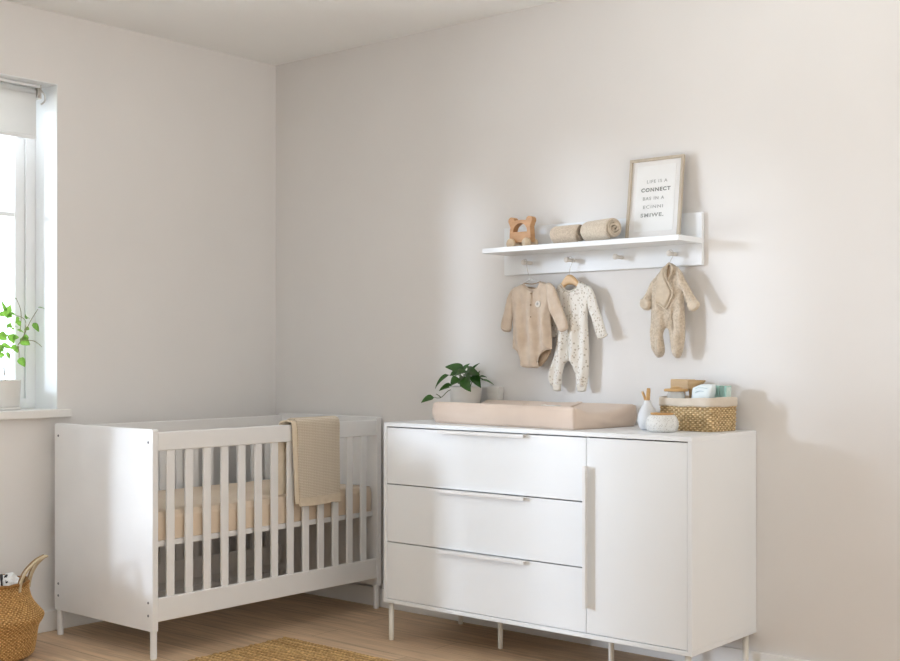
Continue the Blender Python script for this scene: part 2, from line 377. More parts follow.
bm = B(); tube(bm, smooth_path([(-.06, by1+.016, 2.37), (-.045, by1+.03, 2.345), (-.05, by1+.034, 2.32), (-.065, by1+.025, 2.305)]), .004); bpart('chain_guide', bm, M['chrome'], True)

# ------------------------------------------------------------------ crib
kx0, kx1, ky0, ky1, kz0, kz1 = .0832, .7783, -1.334, -.0286, .1108, .9088
crib = empty('baby_crib', ((kx0+kx1)/2, (ky0+ky1)/2, 0), 'white wooden baby crib with slatted sides and solid end panels in the corner', 'crib')
KO = Vector(crib.location)
def kpart(name, boxes, bev=.003, mat='crib', parent=None, lab=None):
    bm = B()
    for b in boxes: box(bm, *b, bev=bev)
    bmesh.ops.translate(bm, verts=bm.verts[:], vec=-KO)
    o = link(name, bm, M[mat], parent or crib)
    if lab: o['label'] = lab
    return o
et = .026
ends = []
for (a, c) in ((ky0, ky0+et), (ky1-et, ky1)):
    bm = B()
    # solid board with softly rounded top corners
    ol = [(kx0, kz0), (kx1, kz0)]+[(kx1-.008+.008*math.cos(t), kz1-.008+.008*math.sin(t)) for t in (0, .5, 1.05, PI/2)]+[(kx0+.008-.008*math.sin(t), kz1-.008+.008*math.cos(t)) for t in (0, .5, 1.05, PI/2)]
    plate_xz(bm, ol, [], a, c)
    bmesh.ops.translate(bm, verts=bm.verts[:], vec=-KO)
    ends.append(link('end_panel', bm, M['crib'], crib))
for i, (yy, sgn) in enumerate(((ky0, -1), (ky1, 1))):
    for x in (kx0+.028, kx1-.028):
        for z in (.857, .223, .172):
            bm = B(); lathe(bm, [(.0, -.0025), (.0048, -.002), (.0055, .001)], (x, yy, z), 12, cap=False, axis='Y')
            if sgn < 0: pass
            else:
                for v_ in bm.verts: v_.co.y = 2*yy-v_.co.y
            bmesh.ops.translate(bm, verts=bm.verts[:], vec=-KO)
            link('screw_cap', bm, M['screw'], ends[i], True)
for x in (kx0+.017, kx1-.017):
    for y in (ky0+.017, ky1-.017):
        bm = B(); lathe(bm, [(.0125, 0), (.0135, .004), (.0135, kz0)], (x, y, 0), 16)
        bmesh.ops.translate(bm, verts=bm.verts[:], vec=-KO); link('leg', bm, M['crib'], crib, False)
ya, yc = ky0+et, ky1-et
for xs in ((kx1-.024, kx1-.002), (kx0+.002, kx0+.024)):
    kpart('top_rail', [(xs[0], xs[1], ya, yc, .822, .897)], .005)
    kpart('bottom_rail', [(xs[0], xs[1], ya, yc, .146, .240)], .004)
    for i in range(13):
        yy = -1.240+i*.0918
        kpart('slat', [(xs[0]+.005, xs[1]-.005, yy-.0195, yy+.0195, .236, .826)], .004)
kpart('mattress_base', [(kx0+.03, kx1-.03, ya, yc, .438, .462)], .003)
# mattress with a soft fitted sheet
bm = B(); mx0, mx1, my0, my1, mz0, mz1 = kx0+.034, kx1-.032, ya+.008, yc-.008, .4625, .583
box(bm, mx0, mx1, my0, my1, mz0, mz1)
bmesh.ops.subdivide_edges(bm, edges=bm.edges[:], cuts=30, use_grid_fill=True)
for v_ in bm.verts:
    c = v_.co
    top = max(0, (c.z-mz0)/(mz1-mz0))
    ex = min(c.x-mx0, mx1-c.x); ey = min(c.y-my0, my1-c.y)
    e = min(ex, ey)
    if top > .99: c.z -= .020*max(0, 1-e/.05)**2.2
    c.z += .003*noise.noise(c*7)*top
    if ex < 1e-4 and .05 < top < .99: c.x += (.002*noise.noise(Vector((c.y*22, c.z*4, 1))))*(1 if c.x > .4 else -1)
    if ex < 1e-3: c.x += (-.012*max(0, top-.75)/.25)*(1 if c.x > .4 else -1)
bmesh.ops.translate(bm, verts=bm.verts[:], vec=-Vector(((mx0+mx1)/2, (my0+my1)/2, mz0)))
mt = link('crib_mattress', bm, M['sheet'], None, True); mt.location = ((mx0+mx1)/2, (my0+my1)/2, mz0)
tag(mt, 'thick mattress in a beige fitted sheet lying inside the white crib', 'mattress')

# blanket folded over the front rail
rx0, rx1 = kx1-.024, kx1-.002
bk = empty('knitted_blanket', (kx1-.013, -.46, .9), 'cream knitted blanket folded over the front rail of the crib', 'blanket')
def drape(name, prof, ylr, mat, th, fold=.003, seed=0, ny=34, zborder=None):
    pts = smooth_path([(p[0], 0, p[1]) for p in prof], 7); n = len(pts); bm = B(); grid = []
    for i, p in enumerate(pts):
        t = i/(n-1); yl, yr = ylr(t); row = []
        for j in range(ny+1):
            s = j/ny; y = yl+(yr-yl)*s
            d = fold*noise.noise(Vector((s*6+seed, t*1.5, seed)))*min(1, abs(t-.45)*5)
            row.append(bm.verts.new((p.x+d-bk.location.x, y-bk.location.y, p.z+.003*math.sin(s*5+seed)*(1 if t in (0, 1) else 0)-bk.location.z)))
        grid.append(row)
    for a, c in zip(grid, grid[1:]):
        for j in range(ny): bm.faces.new((a[j], a[j+1], c[j+1], c[j]))
    o = link(name, bm, mat, bk, True)
    md = o.modifiers.new('thick', 'SOLIDIFY'); md.thickness = th; md.offset = 1
    md = o.modifiers.new('soft', 'BEVEL'); md.width = th*.35; md.segments = 2; md.limit_method = 'ANGLE'
    return o
xi, xo = rx0-.010, rx1+.010
prof_in = [(xi-.004, .588), (xi-.003, .70), (xi-.002, .82), (xi+.001, .897), (rx0+.004, .909), (rx1-.004, .909), (xo, .897), (xo+.001, .82), (xo+.004, .70), (xo+.006, .59), (xo+.006, .548)]
o1 = drape('inner_layer', prof_in, lambda t: (-.655+.05*t, -.39+.02*t) if t < .45 else (-.632+.04*t, -.335-.005*t), M['blanket_rib'], .006)
prof_out = [(xi-.012, .70), (xi-.009, .83), (xi-.006, .900), (rx0+.002, .917), (rx1-.002, .917), (xo+.007, .902), (xo+.009, .82), (xo+.012, .70), (xo+.014, .59), (xo+.014, .541)]
o2 = drape('outer_layer', prof_out, lambda t: (-.60+.025*t, -.322-.008*t), M['blanket'], .007, .004, 3)
prof_b = [(xo+.0235, .575), (xo+.0235, .558), (xo+.023, .537)]
o3 = drape('border', prof_b, lambda t: (-.577+.001*t, -.330), M['blanket_rib'], .004, .004, 3)
del prof_b

# ------------------------------------------------------------------ dresser
dx0, dx1, dyf, dz0, dz1 = 1.2314, 2.6911, -.4911, .1603, .9187
dyb = -.0012
dr = empty('dresser', ((dx0+dx1)/2, (dyf+dyb)/2, 0), 'white dresser with three long drawers and a cupboard door on slim legs', 'dresser')
DO = Vector(dr.location)
def dpart(name, boxes, mat='white', bev=.002, parent=None):
    bm = B()
    for b in boxes: box(bm, *b, bev=bev)
    bmesh.ops.translate(bm, verts=bm.verts[:], vec=-DO)
    return link(name, bm, M[mat], parent or dr)
ft = .0165; xd = 2.2525; ff = dyf+.003
dpart('carcass', [(dx0, dx1, dyf, dyb, dz1-ft, dz1), (dx0, dx1, dyf, dyb, dz0, dz0+ft), (dx0, dx0+ft, dyf, dyb, dz0+ft, dz1-ft), (dx1-ft, dx1, dyf, dyb, dz0+ft, dz1-ft), (xd-.008, xd+.004, dyf+.02, dyb, dz0+ft, dz1-ft)], bev=.0012)
dpart('back_panel', [(dx0+.01, dx1-.01, dyb-.006, dyb-.001, dz0+.01, dz1-.01)], 'gap', 0)
zt = dz1-ft; zb = dz0+ft
g = .0022
zs = [zb, .417, .6605, zt]
for k in range(3):
    top = zs[k+1]-(.0045 if k == 2 else g); bot = zs[k]+g
    d = dpart('drawer', [(dx0+ft+g*.6, xd-g*.6, ff, ff+.019, bot, top), (dx0+ft+.02, xd-.03, ff+.019, dyb-.04, bot+.02, top-.03)], bev=.0012)
    # long slim edge pull screwed on the top edge of the drawer front
    dpart('handle', [(1.545, 1.978, ff-.020, ff+.001, top-.0035, top+.001), (1.545, 1.978, ff-.021, ff-.0175, top-.0125, top+.001)], 'crib', .0008, d)
d = dpart('door', [(xd+g*.6, dx1-ft-g, ff, ff+.019, zb+g, zt-.0045)], bev=.0012)
dpart('handle', [(xd+.001, xd+.0055, ff-.026, ff+.001, .272, .795), (xd+.001, xd+.014, ff-.028, ff-.0245, .272, .795)], 'crib', .0008, d)
def dleg(x, y):
    bm = B(); lathe(bm, [(.009, 0), (.0105, .003), (.0115, dz0)], (x, y, 0), 18)
    bmesh.ops.translate(bm, verts=bm.verts[:], vec=-DO); link('leg', bm, M['metal'], dr, True)
for x, y in ((dx0+.026, dyf+.02), (1.70, -.291), (2.235, -.291), (dx1-.026, dyf+.02), (1.287, -.05), (dx1-.022, -.045)): dleg(x, y)

# ------------------------------------------------------------------ changing pad
TOP = dz1+.0006
pd = empty('changing_pad', (2.165, -.437, TOP), 'beige cotton changing pad with raised long edges on top of the dresser', 'changing pad', rz=math.radians(-5))
W_, D_ = .762, .385
bm = B(); nx, nyy = 60, 34
def padtop(s, t):     # s along length (0 left..1 right), t depth (0 front..1 back)
    x = -W_*(1-s); y = (D_-.060*(1-s))*t
    h = .058+.030*abs(2*t-1)**2.0 + .004
    h -= .0 if s < .9 else 0
    e = min(s*W_, (1-s)*W_, t*D_, (1-t)*D_)
    h -= .010*max(0, 1-e/.016)**2
    if s > .95 and .12 < t < .88: h -= .008*(s-.95)/.05*math.sin((t-.12)/.76*PI)
    h += .0018*noise.noise(Vector((x*9, y*14, 3)))
    return Vector((x, y, h))
tv = [[bm.verts.new(padtop(i/nx, j/nyy)) for j in range(nyy+1)] for i in range(nx+1)]
for i in range(nx):
    for j in range(nyy): bm.faces.new((tv[i][j], tv[i+1][j], tv[i+1][j+1], tv[i][j+1]))
loop = [tv[i][0] for i in range(nx+1)]+[tv[nx][j] for j in range(1, nyy+1)]+[tv[i][nyy] for i in range(nx-1, -1, -1)]+[tv[0][j] for j in range(nyy-1, 0, -1)]
prev = loop; nl = len(loop)
for k in range(1, 9):
    t = k/8; row = []
    for q, v0 in enumerate(loop):
        c = v0.co; nrm = Vector((0, 0, 0))
        cxm = Vector((-W_/2, D_/2, 0)); out = Vector(((c.x+W_/2)/(W_/2), (c.y-D_/2)/(D_/2), 0))
        if abs(out.x) < .999: out.x = 0
        if abs(out.y) < .999: out.y = 0
        bul = .005*math.sin(t*PI)-.006*t*t
        wr = .0035*noise.noise(Vector((c.x*16+t*1.8, c.y*16, t*1.2)))*math.sin(t*PI)
        row.append(bm.verts.new((c.x+out.x*(bul+wr), c.y+out.y*(bul+wr), c.z*(1-t))))
    for q in range(nl): bm.faces.new((prev[q], row[q], row[(q+1) % nl], prev[(q+1) % nl]))
    prev = row
bm.faces.new(prev)
link('padding', bm, M['padcloth'], pd, True)
# safety strap lying across with its buckle
bm = B()
sx = -W_*.345
def strap_pt(t, dx): q = padtop(1+(sx+dx)/W_, t); return Vector((q.x, q.y, q.z+.0015))
rows = []
for k in range(25):
    t = .03+.94*k/24; wob = .004*math.sin(t*9)
    rows.append([bm.verts.new(strap_pt(t, wob-.012)), bm.verts.new(strap_pt(t, wob+.012)), bm.verts.new(strap_pt(t, wob+.012)+Vector((0, 0, .0022))), bm.verts.new(strap_pt(t, wob-.012)+Vector((0, 0, .0022)))])
for a, c in zip(rows, rows[1:]):
    for k in range(4): bm.faces.new((a[k], a[(k+1) % 4], c[(k+1) % 4], c[k]))
bm.faces.new(rows[0]); bm.faces.new(rows[-1])
stp = link('strap', bm, M['padcloth'], pd)
bm = B(); q = padtop(1+sx/W_, .52)
box(bm, q.x-.028, q.x+.026, q.y-.02, q.y+.02, q.z+.003, q.z+.020, bev=.004); box(bm, q.x+.018, q.x+.036, q.y-.012, q.y+.012, q.z+.004, q.z+.011, bev=.003)
tube(bm, smooth_path([(q.x-.02, q.y, q.z+.008), (q.x-.035, q.y-.01, q.z+.02), (q.x-.05, q.y-.02, q.z+.016)]), .005, flat=.5)
link('buckle', bm, M['strap'], stp, True)['label'] = 'cream buckle'

# ------------------------------------------------------------------ leaf helper
def leaf(bm, base, tip, w, up=Vector((0, -.5, 1)), curl=.15, mi=0, n=8, blunt=.55):
    base = Vector(base); tip = Vector(tip); ax = tip-base; L_ = ax.length; ax.normalize()
    side = ax.cross(up).normalized(); nrm = side.cross(ax).normalized()
    prev = None
    for i in range(n+1):
        t = i/n; ww = w*(math.sin(PI*t**blunt))**.8 if 0 < t < 1 else .0006
        c = base+ax*L_*t+nrm*(-curl*L_*(t-.5)**2*2+curl*L_*.5)
        row = [bm.verts.new(c-side*ww+nrm*ww*.28), bm.verts.new(c-side*ww*.5+nrm*ww*.08), bm.verts.new(c-nrm*.0008), bm.verts.new(c+side*ww*.5+nrm*ww*.08), bm.verts.new(c+side*ww+nrm*ww*.28)]
        if prev:
            for k in range(4):
                f = bm.faces.new((prev[k], prev[k+1], row[k+1], row[k])); f.material_index = mi
        prev = row
def plant(name, root, pot_c, leaves, stems, leafm, stemm, r_stem):
    bm = B()
    for (b_, t_, w, up) in leaves: leaf(bm, b_-root.location, t_-root.location, w, up)
    bmesh.ops.recalc_face_normals(bm, faces=bm.faces[:])
    link('foliage', bm, leafm, root, True)
    bm = B()
    for s in stems: tube(bm, [p-root.location for p in smooth_path(s, 5)], lambda t: r_stem*(1-.5*t), 6)
    link('stem', bm, stemm, root, True)

# plant on the dresser
pc = Vector((1.357, -.098, TOP))
rp = empty('potted_plant', pc, 'dark-leaved trailing plant in a pale pot behind the pad on the dresser', 'plant')
bm = B(); lathe(bm, [(.0, 0), (.054, 0), (.060, .004), (.071, .14), (.073, .146), (.069, .146), (.066, .125), (0, .125)], n=36, cap=False); link('pot', bm, M['white_pot'], rp, True)
bm = B(); lathe(bm, [(.0, .130), (.04, .133), (.0668, .128)], n=24, cap=False); link('soil', bm, M['soil'], rp)
lv = []; st = []
crown = pc+Vector((0, 0, .14))
def L2(u0, v0, u1, v1, y0, y1, w, up=(0, -1, .6)):
    a = onY(u0, v0, y0); c = onY(u1, v1, y1); lv.append((a, c, w*1.3, Vector(up))); st.append([crown+Vector((random.uniform(-.03, .03), random.uniform(-.02, .02), -.01)), (crown+a)/2+Vector((0, 0, .015)), a])
L2(464, 370, 445, 367, -.12, -.16, .018); L2(460, 379, 450.5, 385, -.15, -.19, .021, (0, -1, .3))
L2(449, 375, 435, 389, -.15, -.18, .019, (-.6, -1, .6)); L2(452, 385, 439, 391, -.13, -.17, .013)
L2(466, 376, 471, 392, -.15, -.20, .026, (0, -1, .2)); L2(466, 372, 480, 375, -.10, -.15, .020, (0, -1, .6))
L2(462, 372, 470, 363.5, -.06, -.05, .010, (-.4, -1, 0)); L2(470, 372, 480, 363, -.08, -.07, .006, (-.5, -1, 0))
L2(480, 380, 494, 385, -.12, -.13, .007, (0, -.3, 1)); L2(479, 377, 487, 377.5, -.08, -.06, .008, (0, -.5, 1))
L2(474, 374, 481, 388, -.12, -.15, .018, (.3, -1, .3)); L2(458, 373, 450, 376, -.10, -.13, .015)
L2(456, 374, 468, 372, -.16, -.19, .014); L2(478, 372, 477, 380, -.1, -.14, .014)
L2(462, 376, 458, 384, -.08, -.04, .015, (0, 1, .3)); L2(470, 374, 466, 366, -.05, -.02, .015, (0, 1, .3)); L2(474, 378, 486, 381, -.05, -.03, .012, (0, .3, 1))
a = onY(434, 397.5, -.2); lv.append((a, onY(421, 403, -.24), .022, Vector((-.2, -1, .6))))
st.append([crown, onY(450, 390, -.16), onY(441, 397.5, -.19), a]); st.append([onY(441, 397.5, -.19), onY(438, 395, -.2), onY(436, 394, -.2)])
for p in ():
    pass
plant('p', rp, pc, lv, st, M['leafdark'], M['stemdark'], .0022)

# small white box beside the pot
o = boxed('storage_box', (-.032, .032, -.016, .016, 0, .142), M['white_pot'], None, .003); o.location = (1.462, -.021, TOP)
bm = B(); box(bm, -.0335, .0335, -.0175, .0175, .118, .144, bev=.002); link('lid', bm, M['white_pot'], o)
tag(o, 'small plain white box standing behind the pad, right of the potted plant', 'box')

# ------------------------------------------------------------------ vase with wooden sticks, speckled jar
vc = Vector((2.361, -.236, TOP))
va = empty('bud_vase', vc, 'pale grey teardrop ceramic bottle beside the pad on the dresser', 'vase')
bm = B(); pr = smooth_path([(.020, 0, 0), (.0305, 0, .008), (.0375, 0, .032), (.036, 0, .055), (.027, 0, .080), (.015, 0, .101), (.0125, 0, .112)], 5)
lathe(bm, [(0, 0)]+[(p.x, p.z) for p in pr]+[(.009, .112), (.008, .09), (0, .088)], n=36, cap=False); link('body', bm, M['ceramic'], va, True)
wp = empty('wooden_spoon', vc+Vector((0, 0, .09)), 'flat amber wooden stick standing in the grey ceramic bottle', 'stick')
bm = B(); tube(bm, [(-.002, 0, .004), (.003, -.002, .025), (.006, -.003, .055), (.007, -.003, .068)], .0095, 12, flat=.55); link('handle', bm, M['brass'], wp, True)
wp.name = 'wooden_stick'
w2 = empty('wooden_stick', vc+Vector((0, 0, .09)), 'short tilted amber stick with a pale tip leaning left in the ceramic bottle', 'stick')
bm = B(); tube(bm, [(-.003, .001, .004), (-.012, .000, .032), (-.020, 0, .050)], .0065, 12, flat=.7); link('handle', bm, M['brass'], w2, True)
bm = B(); tube(bm, [(-.0201, 0, .0502), (-.0225, 0, .055)], .0066, 12, flat=.7); link('tip', bm, M['beech_l'], w2, True)

jc = Vector((2.462, -.300, TOP))
jr = empty('speckled_jar', jc, 'round speckled stoneware jar with a thin amber lid at the dresser corner', 'jar')
bm = B(); pr = smooth_path([(.046, 0, 0), (.056, 0, .008), (.0605, 0, .028), (.056, 0, .048), (.047, 0, .060), (.043, 0, .063)], 5)
lathe(bm, [(0, 0)]+[(p.x, p.z) for p in pr]+[(.040, .060), (0, .058)], n=44, cap=False); link('body', bm, M['speckle'], jr, True)
bm = B(); lathe(bm, [(0, .0635), (.042, .0635), (.043, .066), (.042, .070), (0, .0705)], n=36, cap=False); link('lid', bm, M['lid'], jr, True)

# ------------------------------------------------------------------ woven geometry
def weave(bm, loop_fn, zs, strands, amp, sub=7, vs_=4):
    """loop_fn(s, z)->(point, outward normal); strands = count round the loop (even); zs list of row boundaries"""
    lay = bm.verts.layers.float.new('strand'); rings = []
    n = strands*sub
    for r in range(len(zs)-1):
        for q in range(vs_):
            fz = q/vs_; z = zs[r]+(zs[r+1]-zs[r])*fz; ring = []
            bz = math.sin(PI*fz)**.7 if fz > 0 else 0
            for i in range(n):
                s = i/n; ph = s*strands*PI+(r % 2)*PI
                o_ = max(0, math.sin(ph))**.8 if math.sin(ph) > 0 else 0
                h = bz*(.25+.75*o_) if True else 0
                p, nn = loop_fn(s, z)
                jit = .9+.2*noise.noise(Vector((s*60, r*1.7, 0)))
                v = bm.verts.new(p+nn*amp*h*jit); v[lay] = min(1, h*1.05); ring.append(v)
            rings.append(ring)
    for a, c in zip(rings, rings[1:]):
        for i in range(n): bm.faces.new((a[i], a[(i+1) % n], c[(i+1) % n], c[i]))
    return rings
def loop_from(poly):
    P = [Vector((p[0], p[1], 0)) for p in poly]; N_ = len(P); Ls = [(P[(i+1) % N_]-P[i]).length for i in range(N_)]; T = sum(Ls)
    def fn(s, z):
        d = (s % 1)*T
        for i in range(N_):
            if d <= Ls[i]: break
            d -= Ls[i]
        t = d/max(Ls[i], 1e-9); p = P[i].lerp(P[(i+1) % N_], t)
        def nor(k):
            e = P[(k+1) % N_]-P[k-1]; return Vector((e.y, -e.x, 0)).normalized()
        nn = nor(i).lerp(nor((i+1) % N_), t).normalized()
        return p, nn
    return fn
# toiletries basket
bx0, bx1, by0_, by1_ = 2.386, 2.628, -.199, -.027
bkc = Vector(((bx0+bx1)/2, (by0_+by1_)/2, TOP))
tb = empty('wicker_basket', bkc, 'rectangular pale rush basket with a linen liner on the right of the dresser', 'basket', rz=math.radians(-7))
hw, hd = (bx1-bx0)/2, (by1_-by0_)/2
fn0 = loop_from(rrect(-hw, hw, -hd, hd, .022, 5))
def fnb(s, z):
    p, nn = fn0(s, z); k = .98+.02*min(1, z/.09)
    return Vector((p.x*k, p.y*k, z)), nn
bm = B(); zrows = [.0+.0073*i for i in range(14)]
rg = weave(bm, fnb, zrows, 74, .0042)
bm.faces.new(rg[0]);
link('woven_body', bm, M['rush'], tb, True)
# inner wall + liner cuff folded over the rim
bm = B(); lp = [fn0(i/120, 0) for i in range(120)]
prof = [(-.006, .012), (-.005, .112), (-.001, .1245), (.004, .1245), (.0065, .120), (.0070, .098), (.0062, .0915), (.003, .0915)]
rings = []
for (o_, z) in prof:
    rings.append([bm.verts.new((p.x+n_.x*(o_+.0010*math.sin(i*.9)*(z < .1 and o_ > .0)), p.y+n_.y*o_, z+.0012*math.sin(i*.35)*(z < .1 and o_ > 0)+(.0035*math.sin(i*.11) if z > .11 else 0))) for i, (p, n_) in enumerate(lp)])
for a, c in zip(rings, rings[1:]):
    for i in range(120): bm.faces.new((a[i], a[(i+1) % 120], c[(i+1) % 120], c[i]))
bm.faces.new(rings[0])
link('fabric_liner', bm, M['liner'], tb, True)['label'] = 'linen liner folded over the rim'
IB = TOP+.014   # inside bottom
# glass jar with wooden lid
g_ = empty('glass_jar', (2.430, -.142, IB), 'clear glass jar with a flat wooden lid in the rush basket', 'jar')
bm = B(); lathe(bm, [(0, 0), (.030, 0), (.034, .006), (.034, .118), (.030, .128), (.030, .131)], n=28, cap=False); link('glass', bm, M['jarglass'], g_, True)
bm = B(); lathe(bm, [(0, .1312), (.044, .1312), (.046, .134), (.046, .138), (.043, .141), (.024, .142), (.017, .149), (0, .150)], n=32, cap=False); link('lid', bm, M['brass'], g_, True)
bm = B(); lathe(bm, [(0, .004), (.031, .004), (.031, .110), (0, .112)], n=24, cap=False); link('cotton_filling', bm, M['muslin'], g_, True)
# wooden brush block behind
g_ = empty('wooden_brush', (2.415, -.062, IB), 'tan wooden block brush standing at the back of the rush basket', 'brush')
bm = B(); box(bm, -.048, .048, -.015, .015, .135, .176, bev=.004, seg=3); link('head', bm, M['wood_scoop'], g_)
bm = B(); tube(bm, [(0, 0, 0), (0, 0, .07), (0, 0, .136)], lambda t: .012-.003*t, 14); link('handle', bm, M['wood_scoop'], g_, True)
# tapered wooden scoop
g_ = empty('wooden_scoop', (2.482, -.098, IB), 'tapered tan wooden scoop standing upright in the rush basket', 'scoop')
bm = B()
secs = [(.0, -.004, .009, .010), (.07, -.008, .010, .011), (.105, -.006, .012, .012), (.135, .0, .020, .018), (.158, .006, .030, .024), (.172, .012, .037, .026), (.174, .012, .033, .022), (.155, .006, .024, .018)]
rings = []
for (z, xo_, rx_, ry_) in secs: rings.append([bm.verts.new((xo_+rx_*math.cos(2*PI*k/24), ry_*math.sin(2*PI*k/24), z)) for k in range(24)])
for a, c in zip(rings, rings[1:]):
    for k in range(24): bm.faces.new((a[k], a[(k+1) % 24], c[(k+1) % 24], c[k]))
bm.faces.new(rings[0]); bm.faces.new(rings[-1]); link('bowl', bm, M['scoop_dark'], g_, True)
# soft wipes pack
g_ = empty('wipes_pack', (2.538, -.132, IB), 'soft pale blue and white wipes pack leaning in the rush basket', 'wipes pack')
bm = B(); box(bm, -.050, .036, -.022, .022, .0, .160)
bmesh.ops.subdivide_edges(bm, edges=bm.edges[:], cuts=14, use_grid_fill=True)
for v_ in bm.verts:
    c = v_.co; u_ = c.x/.045; w_ = (c.z-.08)/.08
    k = max(0, 1-abs(u_)**4)*max(0, 1-abs(w_)**6)
    c.y *= .35+.75*k; c.x += .012*(w_)+.002*noise.noise(c*60); c.z -= .018*max(0, -u_-.3)*(w_ > 0)
    c.y += .003*noise.noise(c*45)
link('pouch', bm, M['wipes'], g_, True)
bm = B()
for zz, ww in ((.142, .030), (.129, .020)):
    tube(bm, smooth_path([(-.020, -.0225, zz), (0, -.0235, zz+.006), (ww, -.0215, zz+.002)]), .0018, 6, flat=.5)
link('printed_lines', bm, M['wipes_print'], g_)
# mint-edged folded cloths standing in a row
def folded_cloth():
    e = empty('folded_cloth', (0, 0, 0), '', 'cloth', 'mint edged cloths in the rush basket')
    bm = B(); pth = [(-.0035, .0), (-.0042, .10), (-.003, .150), (0, .156), (.003, .150), (.0042, .10), (.0035, .0)]
    rows = []
    for x_, z_ in smooth_path([(p[0], 0, p[1]*.97) for p in pth], 4) and [(p.x, p.z) for p in smooth_path([(p[0], 0, p[1]*.97) for p in pth], 4)]:
        rows.append([bm.verts.new((x_+.0012*math.sin(j*1.1+z_*30), -.016+.032*j/14, z_+.002*math.sin(j*.8))) for j in range(15)])
    for a, c in zip(rows, rows[1:]):
        for j in range(14): bm.faces.new((a[j], a[j+1], c[j+1], c[j]))
    o = link('cloth', bm, M['mint_pale'], e, True); md = o.modifiers.new('t', 'SOLIDIFY'); md.thickness = .0018
    bm = B()
    for sx_ in (-1, 1):
        tube(bm, smooth_path([(sx_*.0040, -.0175, .002), (sx_*.0044, -.0175, .10), (sx_*.002, -.018, .152)]), .0024, 6)
    box(bm, -.003, .003, -.017, .016, .150, .1545, bev=.001)
    link('mint_edge', bm, M['mint'], e, True)
    return e
fc = folded_cloth()
cl_lab = ['mint-edged folded cloth in the basket, nearest the wipes pack', 'mint-edged folded cloth, second from the wipes pack', 'mint-edged folded cloth in the middle of the standing row', 'mint-edged folded cloth, second from the basket end', 'mint-edged folded cloth at the right end of the basket']
for i in range(5):
    o = fc if i == 0 else copy_tree(fc)
    o['label'] = cl_lab[i]
    o.location = (2.5530+.0138*i, -.085-.002*i, IB); o.rotation_euler = (0, math.radians(2+1.0*i), math.radians(-7))

# ------------------------------------------------------------------ wall shelf with pegs
s0, s1, pz0, pz1 = 1.509, 2.473, 1.550, 1.756
sh = empty('wall_shelf', ((s0+s1)/2, 0, pz0), 'white wall shelf with a back board and four peg hooks', 'shelf')
SO = Vector(sh.location)
def spart(name, boxes, mat='white', bev=.0015):
    bm = B()
    for b in boxes: box(bm, *b, bev=bev)
    bmesh.ops.translate(bm, verts=bm.verts[:], vec=-SO); return link(name, bm, M[mat], sh)
spart('back_board', [(s0, s1, -.019, -.0005, pz0, pz1)])
SZ = 1.655
spart('shelf_board', [(s0+.022, s1+.001, -.200, -.0185, SZ-.021, SZ)])
pegx = [1.653, 1.874, 2.112, 2.358]; PZ = 1.598
for x in pegx:
    bm = B(); lathe(bm, [(.0, -.076), (.0095, -.0755), (.0112, -.073), (.0112, -.067), (.0085, -.058), (.0075, -.045), (.0085, -.019)], (x, 0, PZ), 20, cap=False, axis='Y')
    bmesh.ops.translate(bm, verts=bm.verts[:], vec=-SO); link('peg', bm, M['peg'], sh, True)

SZt = SZ+.0005
# wooden toy car with bear ears
ty = empty('wooden_toy_car', (1.657, -.085, SZt), 'wooden push-along toy car with rounded ears and arched window, left on the shelf', 'toy')
ty.rotation_euler = (0, 0, 0)
def arc(cx_, cz_, r_, a0, a1, n=8): return [(cx_+r_*math.cos(a0+(a1-a0)*k/n), cz_+r_*math.sin(a0+(a1-a0)*k/n)) for k in range(n+1)]
D2 = math.radians
outl = [(-.052, .026), (.052, .026)]+[(.056, .034), (.055, .06), (.052, .092)]+arc(.047, .119, .0155, D2(-40), D2(165), 10)+[(.030, .119), (0, .121), (-.030, .119)]+arc(-.047, .119, .0155, D2(15), D2(220), 10)+[(-.052, .092), (-.055, .06), (-.056, .034)]
hole = arc(0, .070, .037, 0, PI, 14)
bm = B(); plate_xz(bm, outl, [hole[::-1]], -.016, .016)
bmesh.ops.bevel(bm, geom=[e for e in bm.edges if e.calc_face_angle(0) > .6 and abs(e.verts[0].co.y-e.verts[1].co.y) < 1e-5], offset=.003, segments=2, affect='EDGES')
link('body', bm, M['beech'], ty)
for (x, y, s_) in ((-.041, -.0165, -1), (.041, -.0165, -1), (-.041, .0165, 1), (.041, .0165, 1)):
    bm = B(); lathe(bm, [(0, 0), (.019, 0), (.021, s_*.003), (.021, s_*.014), (.018, s_*.018), (.005, s_*.018), (.005, s_*.020), (0, s_*.020)], (x, y, .0212), 28, cap=False, axis='Y')
    w = link('wheel', bm, M['beech_l'], ty, True); w['label'] = 'pale wooden wheel'

